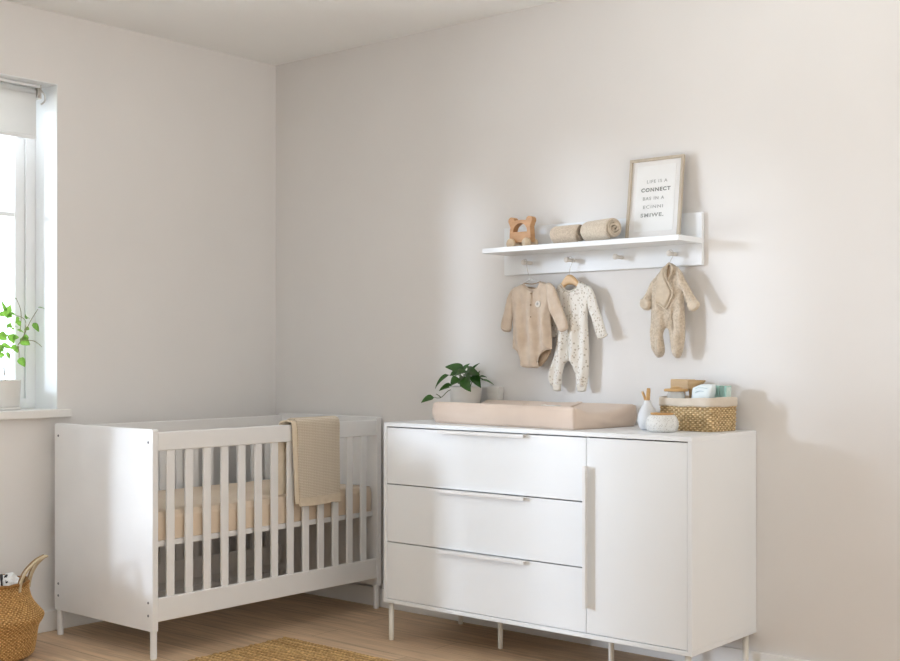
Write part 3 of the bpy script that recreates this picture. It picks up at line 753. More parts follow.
# rolled knitted blankets
def roll(name, loc, length, R, mat, label, rz=0, turns=3.6):
    e = empty(name, loc, label, 'blanket', 'rolled knitted blankets on the wall shelf', rz)
    bm = B(); n = 150; pts = []
    r0 = .006
    for i in range(n+1):
        a = turns*2*PI*i/n; r_ = r0+(R-r0-.004)*i/n
        sq = .94 if r_ > R*.6 else 1
        pts.append((r_*math.cos(a+.6), r_*math.sin(a+.6)*sq+(R*.965)))
    nl_ = 26; rows = []
    for j in range(nl_+1):
        t = j/nl_; x = -length/2+length*t; row = []
        for i, (y, z) in enumerate(pts):
            fr_ = i/n
            edge = min(t, 1-t); k = 1-.07*max(0, 1-edge/.05)**2*fr_
            dx = (.004*math.sin(fr_*29)+.006*(1-fr_))*(1 if t > .5 else -1)*max(0, 1-edge/.05)
            row.append(bm.verts.new((x+dx, y*k, (z-R*.965)*k+R*.965+.0012*noise.noise(Vector((x*30, i*.2, 0))))))
        rows.append(row)
    for a, c in zip(rows, rows[1:]):
        for i in range(n): bm.faces.new((a[i], a[i+1], c[i+1], c[i]))
    o = link('knit_roll', bm, mat, e, True); md = o.modifiers.new('t', 'SOLIDIFY'); md.thickness = .0072; md.offset = -1
    md = o.modifiers.new('b', 'BEVEL'); md.width = .0015; md.segments = 2; md.limit_method = 'ANGLE'
    return e
roll('rolled_blanket', (1.895, -.085, SZt), .130, .0475, M['roll1'], 'darker oat knitted blanket roll, next to the toy car', math.radians(-4))
roll('rolled_blanket', (2.066, -.100, SZt), .165, .053, M['roll2'], 'longer sand knitted blanket roll nearest the picture frame', math.radians(-20))

# framed print leaning on the wall
FW, FH, FT = .243, .330, .014
fr_ = empty('picture_frame', (2.2815, -.062, SZt), 'pale wood frame with a mounted typographic print leaning on the shelf', 'picture frame')
lean = math.asin(.040/FH)
fr_.rotation_euler = (-lean, 0, 0)
bm = B(); w = .011
for b in ((-FW/2, FW/2, -FT, 0, FH-w, FH), (-FW/2, FW/2, -FT, 0, 0, w), (-FW/2, -FW/2+w, -FT, 0, w, FH-w), (FW/2-w, FW/2, -FT, 0, w, FH-w)): box(bm, *b, bev=.001)
link('frame_border', bm, M['frame_wood'], fr_)
bm = B(); box(bm, -FW/2+w-.001, FW/2-w+.001, -.005, -.001, w-.001, FH-w+.001); link('mount', bm, M['mat_board'], fr_)
bm = B(); box(bm, -.088, .088, -.0062, -.0050, .035, .300, bev=.0003); pap = link('print', bm, M['paper'], fr_)
TXT = [('LIFE IS A', .229, .0150, 'ink_l', .7), ('CONNECT', .195, .0170, 'ink_d', 1), ('BAS IN A', .161, .0150, 'ink_l', .7), ('ECINNI', .127, .0150, 'ink_l', .6), ('SMIWE.', .093, .0170, 'ink', 1)]
def text_mesh(name, s, size, mat, parent, loc, wid, off=0.0004):
    cu = bpy.data.curves.new(name, 'FONT'); cu.body = s; cu.size = size; cu.align_x = 'CENTER'; cu.space_character = 1.22; cu.extrude = .0002; cu.offset = off
    tmp = bpy.data.objects.new(name, cu); COL.objects.link(tmp); bpy.context.view_layer.update()
    me = bpy.data.meshes.new_from_object(tmp.evaluated_get(bpy.context.evaluated_depsgraph_get()))
    bpy.data.objects.remove(tmp); me.materials.clear(); me.materials.append(mat)
    xs = [v.co.x for v in me.vertices]; k = wid/(max(xs)-min(xs)); cxm = (max(xs)+min(xs))/2
    for v in me.vertices: v.co.x = (v.co.x-cxm)*k
    o = bpy.data.objects.new(name, me); COL.objects.link(o); o.parent = parent; o.location = loc; o.rotation_euler = (PI/2, 0, 0)
    return o
for (s, z, sz, mk, wd), wdt, xo_ in zip(TXT, (.092, .132, .096, .090, .104), (.006, .002, -.006, -.006, -.008)):
    text_mesh('lettering', s, sz*1.2, M[mk], pap, (xo_, -.0066, z), wdt, .0007 if mk != 'ink_l' else .0002)

# ------------------------------------------------------------------ garments (flat, padded, hung on the pegs)
def seg_dist(p, a, b_):
    ab = b_-a; t = max(0, min(1, (p-a).dot(ab)/max(ab.length_squared, 1e-12))); return (p-(a+ab*t)).length
def pillow(name, px, y, T, mat, parent, ramp_w=.02, folds=None, sm=4, step=.0055, back=.45, seed=0, wr=.6):
    ol = [onY(u, v, y) for u, v in px]
    ol = smooth_path(ol, sm, True) if sm else ol
    P = [Vector((p.x, p.z)) for p in ol]
    xs = [p.x for p in P]; zs_ = [p.y for p in P]
    def inside(p):
        c = False; j = len(P)-1
        for i in range(len(P)):
            a, b_ = P[i], P[j]
            if (a.y > p.y) != (b_.y > p.y) and p.x < (b_.x-a.x)*(p.y-a.y)/(b_.y-a.y)+a.x: c = not c
            j = i
        return c
    pts = list(P); n0 = len(P); r = 0; z = min(zs_)
    while z < max(zs_):
        x = min(xs)+(step/2 if r % 2 else 0)
        while x < max(xs):
            q = Vector((x, z))
            if inside(q) and min(seg_dist(q, P[i], P[(i+1) % n0]) for i in range(n0)) > step*.45: pts.append(q)
            x += step
        z += step*.87; r += 1
    vs, es, fs, _, _, _ = delaunay_2d_cdt(pts, [(i, (i+1) % n0) for i in range(n0)], [], 0, 1e-7)
    bm = B(); F_, K_ = [], []
    for v in vs:
        d = min(seg_dist(v, P[i], P[(i+1) % n0]) for i in range(n0))
        k = min(1, d/ramp_w); pr = math.sqrt(max(0, 1-(1-k)**2))
        f = 0
        if folds: f = folds(v.x, v.y)
        f += wr*T*noise.noise(Vector((v.x*24, v.y*11, seed)))+wr*.5*T*noise.noise(Vector((v.x*60, v.y*25, seed+5)))
        base = parent.location
        fy = y-T*pr*1.0-f*pr
        if d < 1e-6:
            q = bm.verts.new((v.x-base.x, y-base.y, v.y-base.z)); F_.append(q); K_.append(q)
        else:
            F_.append(bm.verts.new((v.x-base.x, fy-base.y, v.y-base.z))); K_.append(bm.verts.new((v.x-base.x, y+T*back*pr-base.y, v.y-base.z)))
    for f in fs:
        c = sum((vs[i] for i in f), Vector((0, 0)))/len(f)
        if not inside(c): continue
        try: bm.faces.new([F_[i] for i in f])
        except ValueError: pass
        try: bm.faces.new([K_[i] for i in f][::-1])
        except ValueError: pass
    for v in [v for v in bm.verts if not v.link_faces]: bm.verts.remove(v)
    return link(name, bm, mat, parent, True)
def px_tube(name, px, y, r, mat, parent, flat=1, n=6, sm=5):
    bm = B(); tube(bm, [p-parent.location for p in smooth_path([onY(u, v, yy) for (u, v), yy in zip(px, y if isinstance(y, (list, tuple)) else [y]*len(px))], sm)], r, n, flat=flat)
    return link(name, bm, mat, parent, True)
def button(u, v, y, r, mat, parent, name='button'):
    p = onY(u, v, y)-parent.location; bm = B()
    lathe(bm, [(0, -.002), (r*.8, -.0022), (r, -.001), (r, .003)], p, 14, cap=False, axis='Y'); return link(name, bm, mat, parent, True)

# --- bodysuit
Y1 = -.068
bd = empty('baby_bodysuit', onY(531, 284, Y1), 'beige long-sleeved baby bodysuit with buttons and a round chest patch', 'bodysuit')
folds1 = lambda x, z: .013*math.sin((x-1.70)*95+z*6)*max(0, min(1, (1.44-z)/.14))*(.4+.6*max(0, min(1, (z-1.17)/.1)))
pillow('back_panel', [(545, 290), (551, 300), (551.3, 347), (549, 356), (544.5, 363), (539, 366.8), (526, 364.5), (521, 352), (516, 343), (515, 300), (520, 287)], Y1+.018, .006, M['body_in'], bd, .02, seed=2)
pillow('sleeve', [(516, 287), (511, 290.5), (507.5, 297), (504.5, 310), (500.8, 325), (502, 330), (506, 332), (511, 330.5), (512.8, 318), (514, 306), (517, 297)], Y1+.004, .009, M['body'], bd, .012, seed=3)
pillow('torso', [(524, 283.6), (518, 286), (513.2, 289), (512, 298), (512.3, 310), (513, 330), (512.5, 346), (513.5, 348.5), (517.5, 351), (520, 358), (520.8, 365.5), (524, 367.3), (531, 367.8), (538.5, 367.6), (537.5, 361), (539.7, 354.5), (545.5, 350), (551.7, 348.5), (551.6, 334), (550.5, 315), (551.5, 300), (552.5, 287), (546.5, 283), (540, 281.6), (538.5, 286), (535, 289.3), (531.5, 290), (527, 287.5)], Y1, .013, M['body'], bd, .028, folds1, sm=3, seed=1)
pillow('sleeve', [(546, 283.5), (550, 283), (553.5, 285.5), (556.5, 291), (559.5, 300), (563.5, 311), (567.8, 323), (568.2, 328), (565, 331), (560.4, 331.8), (557.5, 328), (554, 320.5), (550, 312), (547.6, 302), (546.5, 292)], Y1-.012, .009, M['body'], bd, .012, seed=7)
px_tube('cuff', [(557.5, 329.2), (561.5, 330.2), (565, 328.8), (568.2, 326)], Y1-.019, .0035, M['body'], bd, .8)
px_tube('cuff', [(501.5, 327.5), (504.5, 329.5), (508, 329.6), (511, 328.5)], Y1-.004, .0035, M['body'], bd, .8)
px_tube('neckband', [(523.5, 283.2), (526, 286.6), (529, 289), (532, 290), (535.5, 289.2), (538.5, 286), (540.3, 281.5)], Y1-.009, .0036, M['body'], bd, .7)
px_tube('neckband', [(523.8, 283.2), (527, 283.6), (532, 284), (537, 283), (540.3, 281.5)], [Y1-.006, Y1+.010, Y1+.014, Y1+.010, Y1-.006], .0034, M['body_in'], bd, .7)
px_tube('button_placket', [(531.3, 291), (530.8, 305), (530.4, 318.5)], Y1-.0145, .0042, M['body'], bd, .35)
for v in (293.5, 305, 317): button(530.9 if v < 300 else 530.5, v, Y1-.0185, .0035, M['button'], bd)
px_tube('leg_binding', [(512.8, 347.8), (517.3, 351), (520, 358), (521, 366)], Y1-.004, .0026, M['body'], bd)
px_tube('leg_binding', [(538.6, 367.4), (537.4, 361), (539.7, 354.2), (545.5, 349.8), (551.7, 348.3)], Y1-.005, .0026, M['body'], bd)
px_tube('crotch_seam', [(520.8, 363.5), (525, 365.3), (531, 366), (538.2, 365.5)], Y1-.009, .0022, M['body'], bd)
p = onY(538, 304, Y1-.015)-bd.location; bm = B(); lathe(bm, [(0, -.0035), (.0125, -.0035), (.0135, -.002), (.0135, .004)], p, 24, cap=False, axis='Y'); eb = link('chest_patch', bm, M['emblem'], bd); eb['label'] = 'round cream patch'
bm = B()
for k in range(5):
    a = k*2*PI/5; tube(bm, [p+Vector((0, -.0038, 0)), p+Vector((.007*math.cos(a), -.004, .007*math.sin(a)))], .0011, 5)
link('patch_stitching', bm, M['ink_l'], eb)
# wire hanger
def hook(px_base, pegi, y, parent, r=.0016, name='hook'):
    x = pegx[pegi]; top = Vector((x, y, PZ+.0128)); k_ = .78
    b_ = onY(*px_base, y); pts = [b_, Vector((b_.x*.6+x*.4, y, (b_.z+PZ)/2-.012)), Vector((x+.0105, y, PZ-.011)), Vector((x+.0125, y, PZ+.002)), Vector((x+.008, y, PZ+.0115)), Vector((x, y, PZ+.0140)), Vector((x-.0085, y, PZ+.0105)), Vector((x-.0118, y, PZ+.003))]
    bm = B(); tube(bm, [p-parent.location for p in smooth_path(pts, 6)], r, 8); return link(name, bm, M['chrome'], parent, True)
hg = empty('wire_hanger', onY(531, 281, Y1+.008), 'thin wire hanger holding the beige bodysuit', 'hanger')
px_tube('shoulder_bar', [(516, 291), (522, 286), (531, 279.5), (540, 283.5), (549, 289)], Y1+.008, .002, M['chrome'], hg)
hook((531, 280), 0, Y1+.006, hg, .0014)

# --- floral sleepsuit
Y2 = -.040
sl = empty('baby_sleepsuit', onY(569, 286, Y2), 'cream floral baby sleepsuit with long sleeves and ribbed ankle cuffs', 'sleepsuit')
folds2 = lambda x, z: .007*math.sin((x-1.9)*110-z*8)*max(0, min(1, (1.42-z)/.14))
pillow('sleeve', [(561, 286), (556, 289), (553.5, 299), (550.5, 315), (548, 330), (549.5, 336), (554, 337.5), (557, 334), (559, 318), (561, 300)], Y2+.016, .008, M['floral'], sl, .02, seed=8)
pillow('body', [(560, 284), (556.5, 288.5), (556, 300), (556.5, 320), (556.5, 340), (553.8, 357), (549.5, 371), (549, 380), (552, 386), (561, 386), (562.5, 374), (565, 364.5), (568.5, 361), (572.3, 364.5), (576, 377), (577.5, 386), (582, 387.5), (586.8, 386), (588.8, 371), (589.3, 350), (588.3, 330), (588, 312), (591, 300), (591.3, 289.5), (586, 284.5), (579.5, 282), (577, 287.5), (573, 290.5), (568.5, 291.3), (564, 288.5)], Y2, .013, M['floral'], sl, .022, folds2, sm=3, seed=11)
pillow('sleeve', [(587, 285.5), (591.5, 288.2), (595, 296), (598, 306), (601.5, 316), (604.8, 326), (607.2, 335), (605, 337.3), (599, 338.8), (596.5, 336), (594, 327), (591.5, 318), (588.6, 311), (587.5, 298)], Y2-.010, .009, M['floral'], sl, .012, seed=13)
px_tube('sleeve_cuff', [(597, 337), (600.5, 337.8), (604.5, 336.2), (607.3, 333.8)], Y2-.017, .0042, M['floral_cuff'], sl, .8)
pillow('ankle_cuff', [(553.3, 383.5), (561.3, 383.5), (561, 391), (557, 391.6), (553.6, 391)], Y2-.003, .009, M['floral_cuff'], sl, .006, sm=0, seed=3)
pillow('ankle_cuff', [(577, 384), (587, 383.5), (586, 391.2), (582, 392), (578, 391.4)], Y2-.003, .011, M['floral_cuff'], sl, .006, sm=0, seed=4)
px_tube('neckband', [(560, 283.5), (563, 287.5), (566, 290.2), (569.5, 291), (573.5, 289.8), (577, 286.6), (579.6, 281.8)], Y2-.009, .0036, M['floral_cuff'], sl, .7)
px_tube('neckband', [(560, 283.5), (564, 284), (570, 284.5), (576, 283), (579.6, 281.8)], [Y2-.006, Y2+.008, Y2+.010, Y2+.008, Y2-.006], .0034, M['floral_cuff'], sl, .7)
px_tube('button_placket', [(568.8, 292), (568.2, 310), (567.8, 335), (567.8, 360)], Y2-.0145, .0042, M['floral_cuff'], sl, .3)
for v in (295, 306, 317, 328, 339): button(568.2, v, Y2-.019, .0026, M['button_w'], sl, 'snap')
hg = empty('wooden_hanger', onY(569, 280, Y2+.002), 'light wooden hanger holding the floral sleepsuit', 'hanger')
pillow('shoulder_bar', [(569.5, 274.5), (573, 275.5), (577, 279.5), (583, 286), (588, 291), (586.5, 293), (580, 289), (574, 285.2), (569, 284.5), (565, 287), (560, 291.5), (558.5, 290), (561, 284), (564.5, 278), (567, 275.3)], Y2+.001, .009, M['hanger'], hg, .008, sm=2, back=.8, wr=0)
hook((569.5, 275), 1, Y2-.004, hg, .0017)

# --- knitted overall
Y3 = -.058
ov = empty('knitted_overall', onY(669, 270, Y3), 'oat wool knitted baby overall with a crossed front and folded cuffs', 'overall')
folds3 = lambda x, z: .007*math.sin((x-2.3)*80)*max(0, min(1, (1.38-z)/.1))
pillow('sleeve', [(661, 271), (656, 276.5), (650.5, 283), (647, 291), (642.8, 299), (641, 305), (644, 309), (650, 308.5), (652.5, 299), (655.5, 290), (659, 282)], Y3+.004, .017, M['overall'], ov, .022, seed=21)
pillow('torso', [(669, 263), (663, 268.5), (657.5, 275), (653, 285), (652, 297), (651, 315), (650.2, 333), (651.2, 347), (654, 353), (657.5, 357.5), (662.5, 356.5), (665, 351), (664, 342), (663.2, 334), (665.5, 328.5), (668.5, 330), (670.2, 341), (671.5, 350), (673, 355.5), (677, 358.3), (681.5, 355.5), (684.5, 343), (685.4, 330), (684.8, 312), (684, 296), (685.5, 282), (681, 271), (675, 265)], Y3, .019, M['overall'], ov, .030, folds3, sm=3, seed=22)
pillow('sleeve', [(677, 267), (681.5, 271.5), (685.3, 279.5), (689, 286), (693.3, 294), (699, 303), (698, 308.5), (693, 310.7), (689.3, 309), (686, 301), (683, 292), (679.5, 288), (677.5, 277)], Y3-.012, .017, M['overall'], ov, .02, seed=24)
pillow('cuff', [(641.5, 299), (646, 298), (652, 301.5), (651.5, 308.5), (647.5, 310.5), (642.5, 308.8), (640.3, 304.5)], Y3-.004, .017, M['overall_rib'], ov, .013, seed=25)
pillow('cuff', [(687.5, 304), (692, 300), (697.5, 300.5), (699.8, 304.5), (698, 309), (692.5, 311.5), (688.5, 309.5)], Y3-.018, .016, M['overall_rib'], ov, .013, seed=26)
pillow('front_flap', [(664.5, 266), (660, 271), (656.8, 281), (655.2, 293), (655, 302), (659.5, 305), (665.5, 308.3), (669, 302), (672.8, 293.3), (669.5, 286), (666.5, 279), (664.8, 272)], Y3-.017, .0085, M['overall_rib'], ov, .012, seed=27, sm=3)
px_tube('collar_band', [(668.8, 263), (665.2, 267.5), (664.8, 273.5), (667, 280.5), (670, 287), (673, 293.3), (669.3, 302), (665.6, 308.4), (660.5, 305.5), (655.5, 302.3)], [Y3-.012]+[Y3-.027]*9, .0042, M['overall_rib'], ov, .8)
px_tube('collar_band', [(669.2, 263), (671.5, 267), (671, 273), (668.4, 279), (666.8, 281)], [Y3-.010, Y3-.022, Y3-.024, Y3-.023, Y3-.020], .0042, M['overall_rib'], ov, .8)
pillow('neck_shade', [(668.8, 265), (666.5, 269), (666.3, 274.5), (667.4, 279), (669.6, 275), (670.6, 269.5)], Y3-.0175, .003, M['body_in'], ov, .006, sm=2)  # dark patch standing for the shade inside the neck
px_tube('front_edge', [(672.8, 294), (671.5, 305), (670.5, 318), (669, 328)], Y3-.0205, .0032, M['overall_rib'], ov, .7)
px_tube('ankle_seam', [(652, 347), (656.5, 349.5), (664, 347)], Y3-.017, .003, M['overall_rib'], ov, .7)
px_tube('ankle_seam', [(671.5, 347.5), (677, 350), (683.5, 346)], Y3-.017, .003, M['overall_rib'], ov, .7)
hg = empty('wire_hanger', onY(669.5, 264, Y3+.004), 'small wire hanger holding the knitted overall', 'hanger')
px_tube('shoulder_bar', [(659, 275), (664, 269), (669.5, 263.5), (675, 268), (681, 274)], Y3+.002, .002, M['chrome'], hg)
hook((669.8, 264), 3, Y3-.002, hg, .0015)

# ------------------------------------------------------------------ sill plant
sp = Vector((-.080, -1.470, WZ0+.0006))
rp = empty('sill_plant', sp, 'light green leafy plant in a round white pot on the window sill', 'plant')
bm = B(); lathe(bm, [(0, 0), (.058, 0), (.0615, .003), (.0615, .012), (.058, .014), (0, .014)], n=36, cap=False); link('saucer', bm, M['white_pot'], rp, True)
bm = B(); lathe(bm, [(0, .0145), (.055, .0145), (.058, .018), (.0635, .125), (.064, .129), (.060, .129), (.058, .115), (0, .115)], n=36, cap=False); link('pot', bm, M['white_pot'], rp, True)
bm = B(); lathe(bm, [(0, .118), (.04, .120), (.0585, .1165)], n=24, cap=False); link('soil', bm, M['soil'], rp)
lv = []; st = []
base = sp+Vector((.0, .0, .118))
def P3(u, v, x): return onX(u, v, x)
main = [base, P3(5, 362, -.07), P3(15, 350, -.07), P3(20, 342, -.06)]
st.append(main); st.append([P3(12, 353, -.07), P3(8, 335, -.08), P3(7, 318, -.08)]); st.append([P3(18, 345, -.06), P3(24, 335, -.06), P3(25, 320, -.06), P3(12, 314, -.07)])
st.append([P3(22, 340, -.06), P3(30, 322, -.05), P3(38, 309, -.05)]); st.append([P3(10, 356, -.07), P3(3, 348, -.09), P3(-6, 340, -.1)]); st.append([base, P3(0, 350, -.1), P3(-10, 325, -.11), P3(-12, 300, -.1)])
st.append([P3(22, 340, -.06), P3(34, 341, -.05), P3(42, 347, -.05)]); st.append([P3(20, 332, -.06), P3(21, 312, -.07), P3(16, 298, -.08)])
for (u0, v0, u1, v1, w, up) in ((5, 317, 11, 304.5, .019, (1, -.4, 0)), (6, 311, 1, 300, .008, (1, -.5, 0)), (27, 319, 25, 314, .005, (1, -1, .2)), (33, 323, 39, 332, .013, (1, -.4, .3)), (38, 307.5, 45, 309, .006, (.3, 0, 1)),
    (20, 339, 30, 345, .021, (1, -.4, .2)), (28, 336, 20, 341, .012, (1, -.5, .2)), (10, 334, 14, 344, .017, (1, -.4, .2)), (-2, 334, 7, 340, .021, (1, -.4, .3)), (1, 345, 12, 349, .014, (1, -.3, .8)), (12, 345, 18, 353, .012, (1, -.4, .3)),
    (19, 358, 25, 367, .017, (1, -.4, .2)), (-4, 346, 4, 352, .015, (1, -.3, .5)), (5, 329, 18, 327, .006, (.2, 0, 1)), (17, 330, 24, 333, .009, (.5, -.3, 1)), (-10, 322, -4, 312, .018, (1, -.4, 0)), (-14, 338, -8, 346, .017, (1, -.4, .2)), (-16, 318, -22, 308, .018, (1, -.4, .2)),
    (16, 299, 9, 297, .005, (.3, 0, 1)), (24, 317, 30, 319, .006, (.4, 0, 1)), (-12, 302, -16, 292, .015, (1, -.4, 0)), (0, 330, -6, 326, .012, (1, -.3, .5)), (33, 341, 42, 347, .003, (.3, 0, 1))):
    xx = random.uniform(-.10, -.05)
    lv.append((P3(u0, v0, xx), P3(u1, v1, xx+.01), w, Vector(up)))
st.append([P3(18, 346, -.06), P3(19, 352, -.06), P3(19, 358, -.07)])
for k in range(26):
    u_, v_ = random.choice([(6, 340), (14, 350), (20, 342), (10, 326), (3, 348), (-8, 330), (-12, 312), (24, 328), (8, 318), (16, 316), (0, 338)])
    u_ += random.uniform(-5, 5); v_ += random.uniform(-6, 6); an = random.uniform(0, 2*PI); ln = random.uniform(4.5, 8.5); xx = random.uniform(-.12, -.04)
    lv.append((P3(u_, v_, xx), P3(u_+ln*math.cos(an), v_+ln*.8*math.sin(an)+2, xx+random.uniform(-.015, .015)), random.uniform(.007, .013), Vector((1, random.uniform(-.8, .3), random.uniform(0, .9)))))
plant('q', rp, sp, lv, st, M['leaflight'], M['stempale'], .0020)

# ------------------------------------------------------------------ floor basket (belly basket)
fc_ = Vector((.240, -1.722, 0))
fb_ = empty('seagrass_belly_basket', fc_, 'large golden seagrass belly basket with loop handles on the floor by the crib', 'basket')
prof_b = smooth_path([(.150, 0, .004), (.168, 0, .02), (.178, 0, .075), (.186, 0, .120), (.204, 0, .152), (.2055, 0, .168), (.190, 0, .186), (.163, 0, .222), (.150, 0, .262), (.147, 0, .298)], 6)
def rad(z):
    for a, c in zip(prof_b, prof_b[1:]):
        if a.z <= z <= c.z: return a.x+(c.x-a.x)*(z-a.z)/max(1e-9, c.z-a.z)
    return prof_b[-1].x if z > .1 else prof_b[0].x
def fnr(s, z):
    a = 2*PI*s; r_ = rad(z); w_ = 1+.012*math.sin(a*3+1)
    return Vector((r_*w_*math.cos(a), r_*w_*math.sin(a), z)), Vector((math.cos(a), math.sin(a), .1))
bm = B(); zr = [.004+.0067*i for i in range(45)]
rg = weave(bm, fnr, zr, 140, .0048, sub=5, vs_=3)
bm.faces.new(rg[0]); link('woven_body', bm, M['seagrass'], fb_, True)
bm = B(); ring = [Vector((.1475*math.cos(2*PI*k/60)*(1+.012*math.sin(2*PI*k/60*3+1)), .1475*math.sin(2*PI*k/60)*(1+.012*math.sin(2*PI*k/60*3+1)), .296+.003*math.sin(k))) for k in range(61)]
tube(bm, ring, .0075, 8, cap=False); link('rim', bm, M['seagrass'], fb_, True)
bm = B(); lathe(bm, [(0, .012), (.150, .012), (.168, .1), (.19, .165), (.142, .25), (.141, .292)], n=40, cap=False); link('inner_wall', bm, M['handle_edge'], fb_, True)
for ang in (math.radians(41), math.radians(221)):
    def hp(lat, out, z): # lateral offset along rim, outward distance from the axis
        return Vector((math.cos(ang)*out-math.sin(ang)*lat, math.sin(ang)*out+math.cos(ang)*lat, z))
    # a flat strap loop arching outward; visible from above as a curved band with darker edges
    pts = smooth_path([hp(-.055, .138, .27), hp(-.054, .145, .31), hp(-.050, .165, .352), hp(-.036, .198, .388), hp(0, .222, .402), hp(.036, .198, .388), hp(.050, .165, .352), hp(.054, .145, .31), hp(.055, .138, .27)], 6)
    bm = B(); tube(bm, pts, .0105, 10, flat=.55); hd_ = link('handle', bm, M['handle_rope'], fb_, True)
    for off in (-1,):
        bm = B(); tube(bm, [p+Vector((-math.cos(ang)*.009, -math.sin(ang)*.009, .004)) for p in pts], .0032, 6); link('edge_cord', bm, M['handle_edge'], hd_, True)
# crumpled cloths in the basket
def blob(name, c, s, label, seed, cat='cloth', stripe=None):
    e = empty(name, fc_+Vector(c), label, cat)
    bm = B(); bmesh.ops.create_icosphere(bm, subdivisions=5, radius=1)
    for v_ in bm.verts:
        n_ = v_.co.normalized(); q = n_*2.1+Vector((seed, seed*.7, 0))
        d = 1+.22*noise.noise(q)+.18*abs(noise.noise(q*2.3))+.07*noise.noise(q*5)
        v_.co = Vector((n_.x*s[0]*d, n_.y*s[1]*d, n_.z*s[2]*d))
    link('crumpled_cloth', bm, M['muslin'], e, True)
    for tr_ in (stripe or []):
        bm = B(); tube(bm, smooth_path(tr_, 5), .0055, 8, flat=.6); link('black_stripe', bm, M['black_cloth'], e, True)
    return e
def surf(seed, s, d3):
    n_ = Vector(d3).normalized(); q = n_*2.1+Vector((seed, seed*.7, 0))
    d = 1+.22*noise.noise(q)+.18*abs(noise.noise(q*2.3))+.07*noise.noise(q*5)
    return Vector((n_.x*s[0]*d, n_.y*s[1]*d, n_.z*s[2]*d))
sA = (.043, .043, .048)
blob('muslin_cloth', (.064, .046, .284), sA, 'crumpled white muslin with black stripes at the basket rim near the handle', 3.1, stripe=[[surf(3.1, sA, (.85*(1-q_)+.763*b_, -.48*(1-q_)+.646*b_, q_*1.3)) for b_, q_ in ((-.75, -.1), (-.55, .15), (-.45, .4), (-.6, .7))], [surf(3.1, sA, (.85*(1-q_)+.763*b_, -.48*(1-q_)+.646*b_, q_*1.3)) for b_, q_ in ((-.1, .25), (-.25, .5), (-.2, .8))]])
sB = (.058, .055, .072)
blob('muslin_cloth', (-.030, -.035, .280), sB, 'taller crumpled white muslin in the middle of the seagrass basket', 8.4)

# ------------------------------------------------------------------ jute rug
ru = empty('jute_rug', (.895, -.735, 0), 'golden braided jute rug on the oak floor in front of the crib', 'rug')
bm = B(); lay = bm.verts.layers.float.new('strand'); RW, RD = 2.0, 2.3
rows_ = 75; per = 8; nxr = 190; grid = []
for j in range(rows_*per+1):
    y = -RD*j/(rows_*per); fy = (j % per)/per; br_ = int(j/per); row = []
    for i in range(nxr+1):
        x = RW*i/nxr
        hgt = math.sin(PI*fy)**.6 if fy > 0 else 0
        b2 = .6+.4*math.sin(x*260+br_*2.1+fy*4) ; gg = hgt*b2
        wob = .004*noise.noise(Vector((x*9, br_*.5, 0)))
        ed = .006*noise.noise(Vector((y*60, 3, 0))) if i in (0, nxr) else 0
        v = bm.verts.new((x+ed, y+wob, .0035+.006*gg)); v[lay] = max(0, min(1, gg*.9+.25*noise.noise(Vector((x*3, br_*.9, 4))))); row.append(v)
    grid.append(row)
for a, c in zip(grid, grid[1:]):
    for i in range(nxr): bm.faces.new((a[i], a[i+1], c[i+1], c[i]))
es = [e for e in bm.edges if e.is_boundary]; r_ = bmesh.ops.extrude_edge_only(bm, edges=es)
for v in [q for q in r_['geom'] if isinstance(q, bmesh.types.BMVert)]: v.co.z = .0004
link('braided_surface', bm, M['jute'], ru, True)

# ------------------------------------------------------------------ light
WBASE, WSIDE, WLOWFILL, WSKY, WWINFILL = .03, 1.5, 2.2, 3.2, 11.0
sd = Vector((.885, 1.0, -.165)).normalized()
su = bpy.data.lights.new('sun', 'SUN'); su.energy = 2.25; su.angle = math.radians(9.0); su.color = (.87, 1.0, 1.18)
so = bpy.data.objects.new('sun', su); COL.objects.link(so); so.rotation_euler = (-sd).to_track_quat('Z', 'Y').to_euler(); so.location = (-3, -5, 3)
wd = bpy.data.worlds.new('sky'); scene.world = wd; wd.use_nodes = True; N = wd.node_tree.nodes; L = wd.node_tree.links
bg = N['Background']; tc = N.new('ShaderNodeTexCoord'); sx_ = N.new('ShaderNodeSeparateXYZ'); L.new(tc.outputs['Generated'], sx_.inputs[0])
def mn(op, a, c=None, clamp=False):
    n = N.new('ShaderNodeMath'); n.operation = op; n.use_clamp = clamp
    for i, q in enumerate((a, c)):
        if q is None: continue
        if isinstance(q, (int, float)): n.inputs[i].default_value = q
        else: L.new(q, n.inputs[i])
    return n.outputs[0]
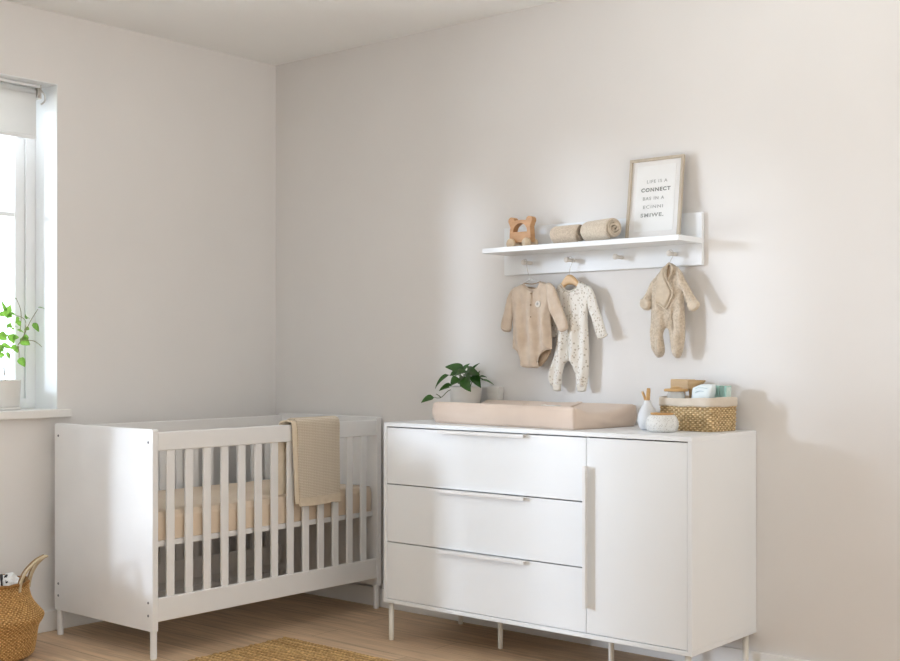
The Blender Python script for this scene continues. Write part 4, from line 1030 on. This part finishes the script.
# sky: cool and bright beyond the window wall, added warm fill on the open side, added glow below the horizon for the ceiling
side = mn('MULTIPLY', mn('MULTIPLY', mn('SUBTRACT', sx_.outputs['X'], .45), 2.2, True), WSIDE)
low_fill = mn('MULTIPLY', mn('MULTIPLY', mn('ADD', sx_.outputs['Z'], .10), -4.0, True), WLOWFILL)
def tint(col, f):
    v = N.new('ShaderNodeVectorMath'); v.operation = 'SCALE'; v.inputs[0].default_value = col
    if isinstance(f, float): v.inputs['Scale'].default_value = f
    else: L.new(f, v.inputs['Scale'])
    return v.outputs[0]
def vadd(a, c):
    v = N.new('ShaderNodeVectorMath'); v.operation = 'ADD'; L.new(a, v.inputs[0]); L.new(c, v.inputs[1]); return v
vs_ = vadd(vadd(tint((1.0, .95, .89), side), tint((1.0, .97, .93), low_fill)).outputs[0], tint((1.0, .82, .64), WBASE))
mr = N.new('ShaderNodeMapRange'); mr.inputs['From Min'].default_value = .1; mr.inputs['From Max'].default_value = -.3; mr.interpolation_type = 'SMOOTHSTEP'
L.new(sx_.outputs['X'], mr.inputs['Value'])
mxx = N.new('ShaderNodeMix'); mxx.data_type = 'RGBA'; win_fill = mn('MULTIPLY', mn('MULTIPLY', sx_.outputs['Z'], -5.0, True), WWINFILL)  # glow added low beyond the windows to brighten the ceiling
L.new(vadd(tint((.84, .97, 1.12), WSKY), tint((.97, 1.0, 1.0), win_fill)).outputs[0], mxx.inputs[7])
L.new(vs_.outputs[0], mxx.inputs[6]); L.new(mr.outputs[0], mxx.inputs[0]); L.new(mxx.outputs[2], bg.inputs['Color']); bg.inputs['Strength'].default_value = 1
pl = bpy.data.lights.new('window_portal', 'AREA'); pl.shape = 'RECTANGLE'; pl.size = GZ1-GZ0; pl.size_y = WY1-HY0; pl.cycles.is_portal = True
po = bpy.data.objects.new('window_portal', pl); COL.objects.link(po); po.location = (-.34, (HY0+WY1)/2, (GZ0+GZ1)/2); po.rotation_euler = (0, -PI/2, 0)
scene.view_settings.view_transform = 'Standard'; scene.view_settings.look = 'None'; scene.view_settings.exposure = .11; scene.view_settings.gamma = 1
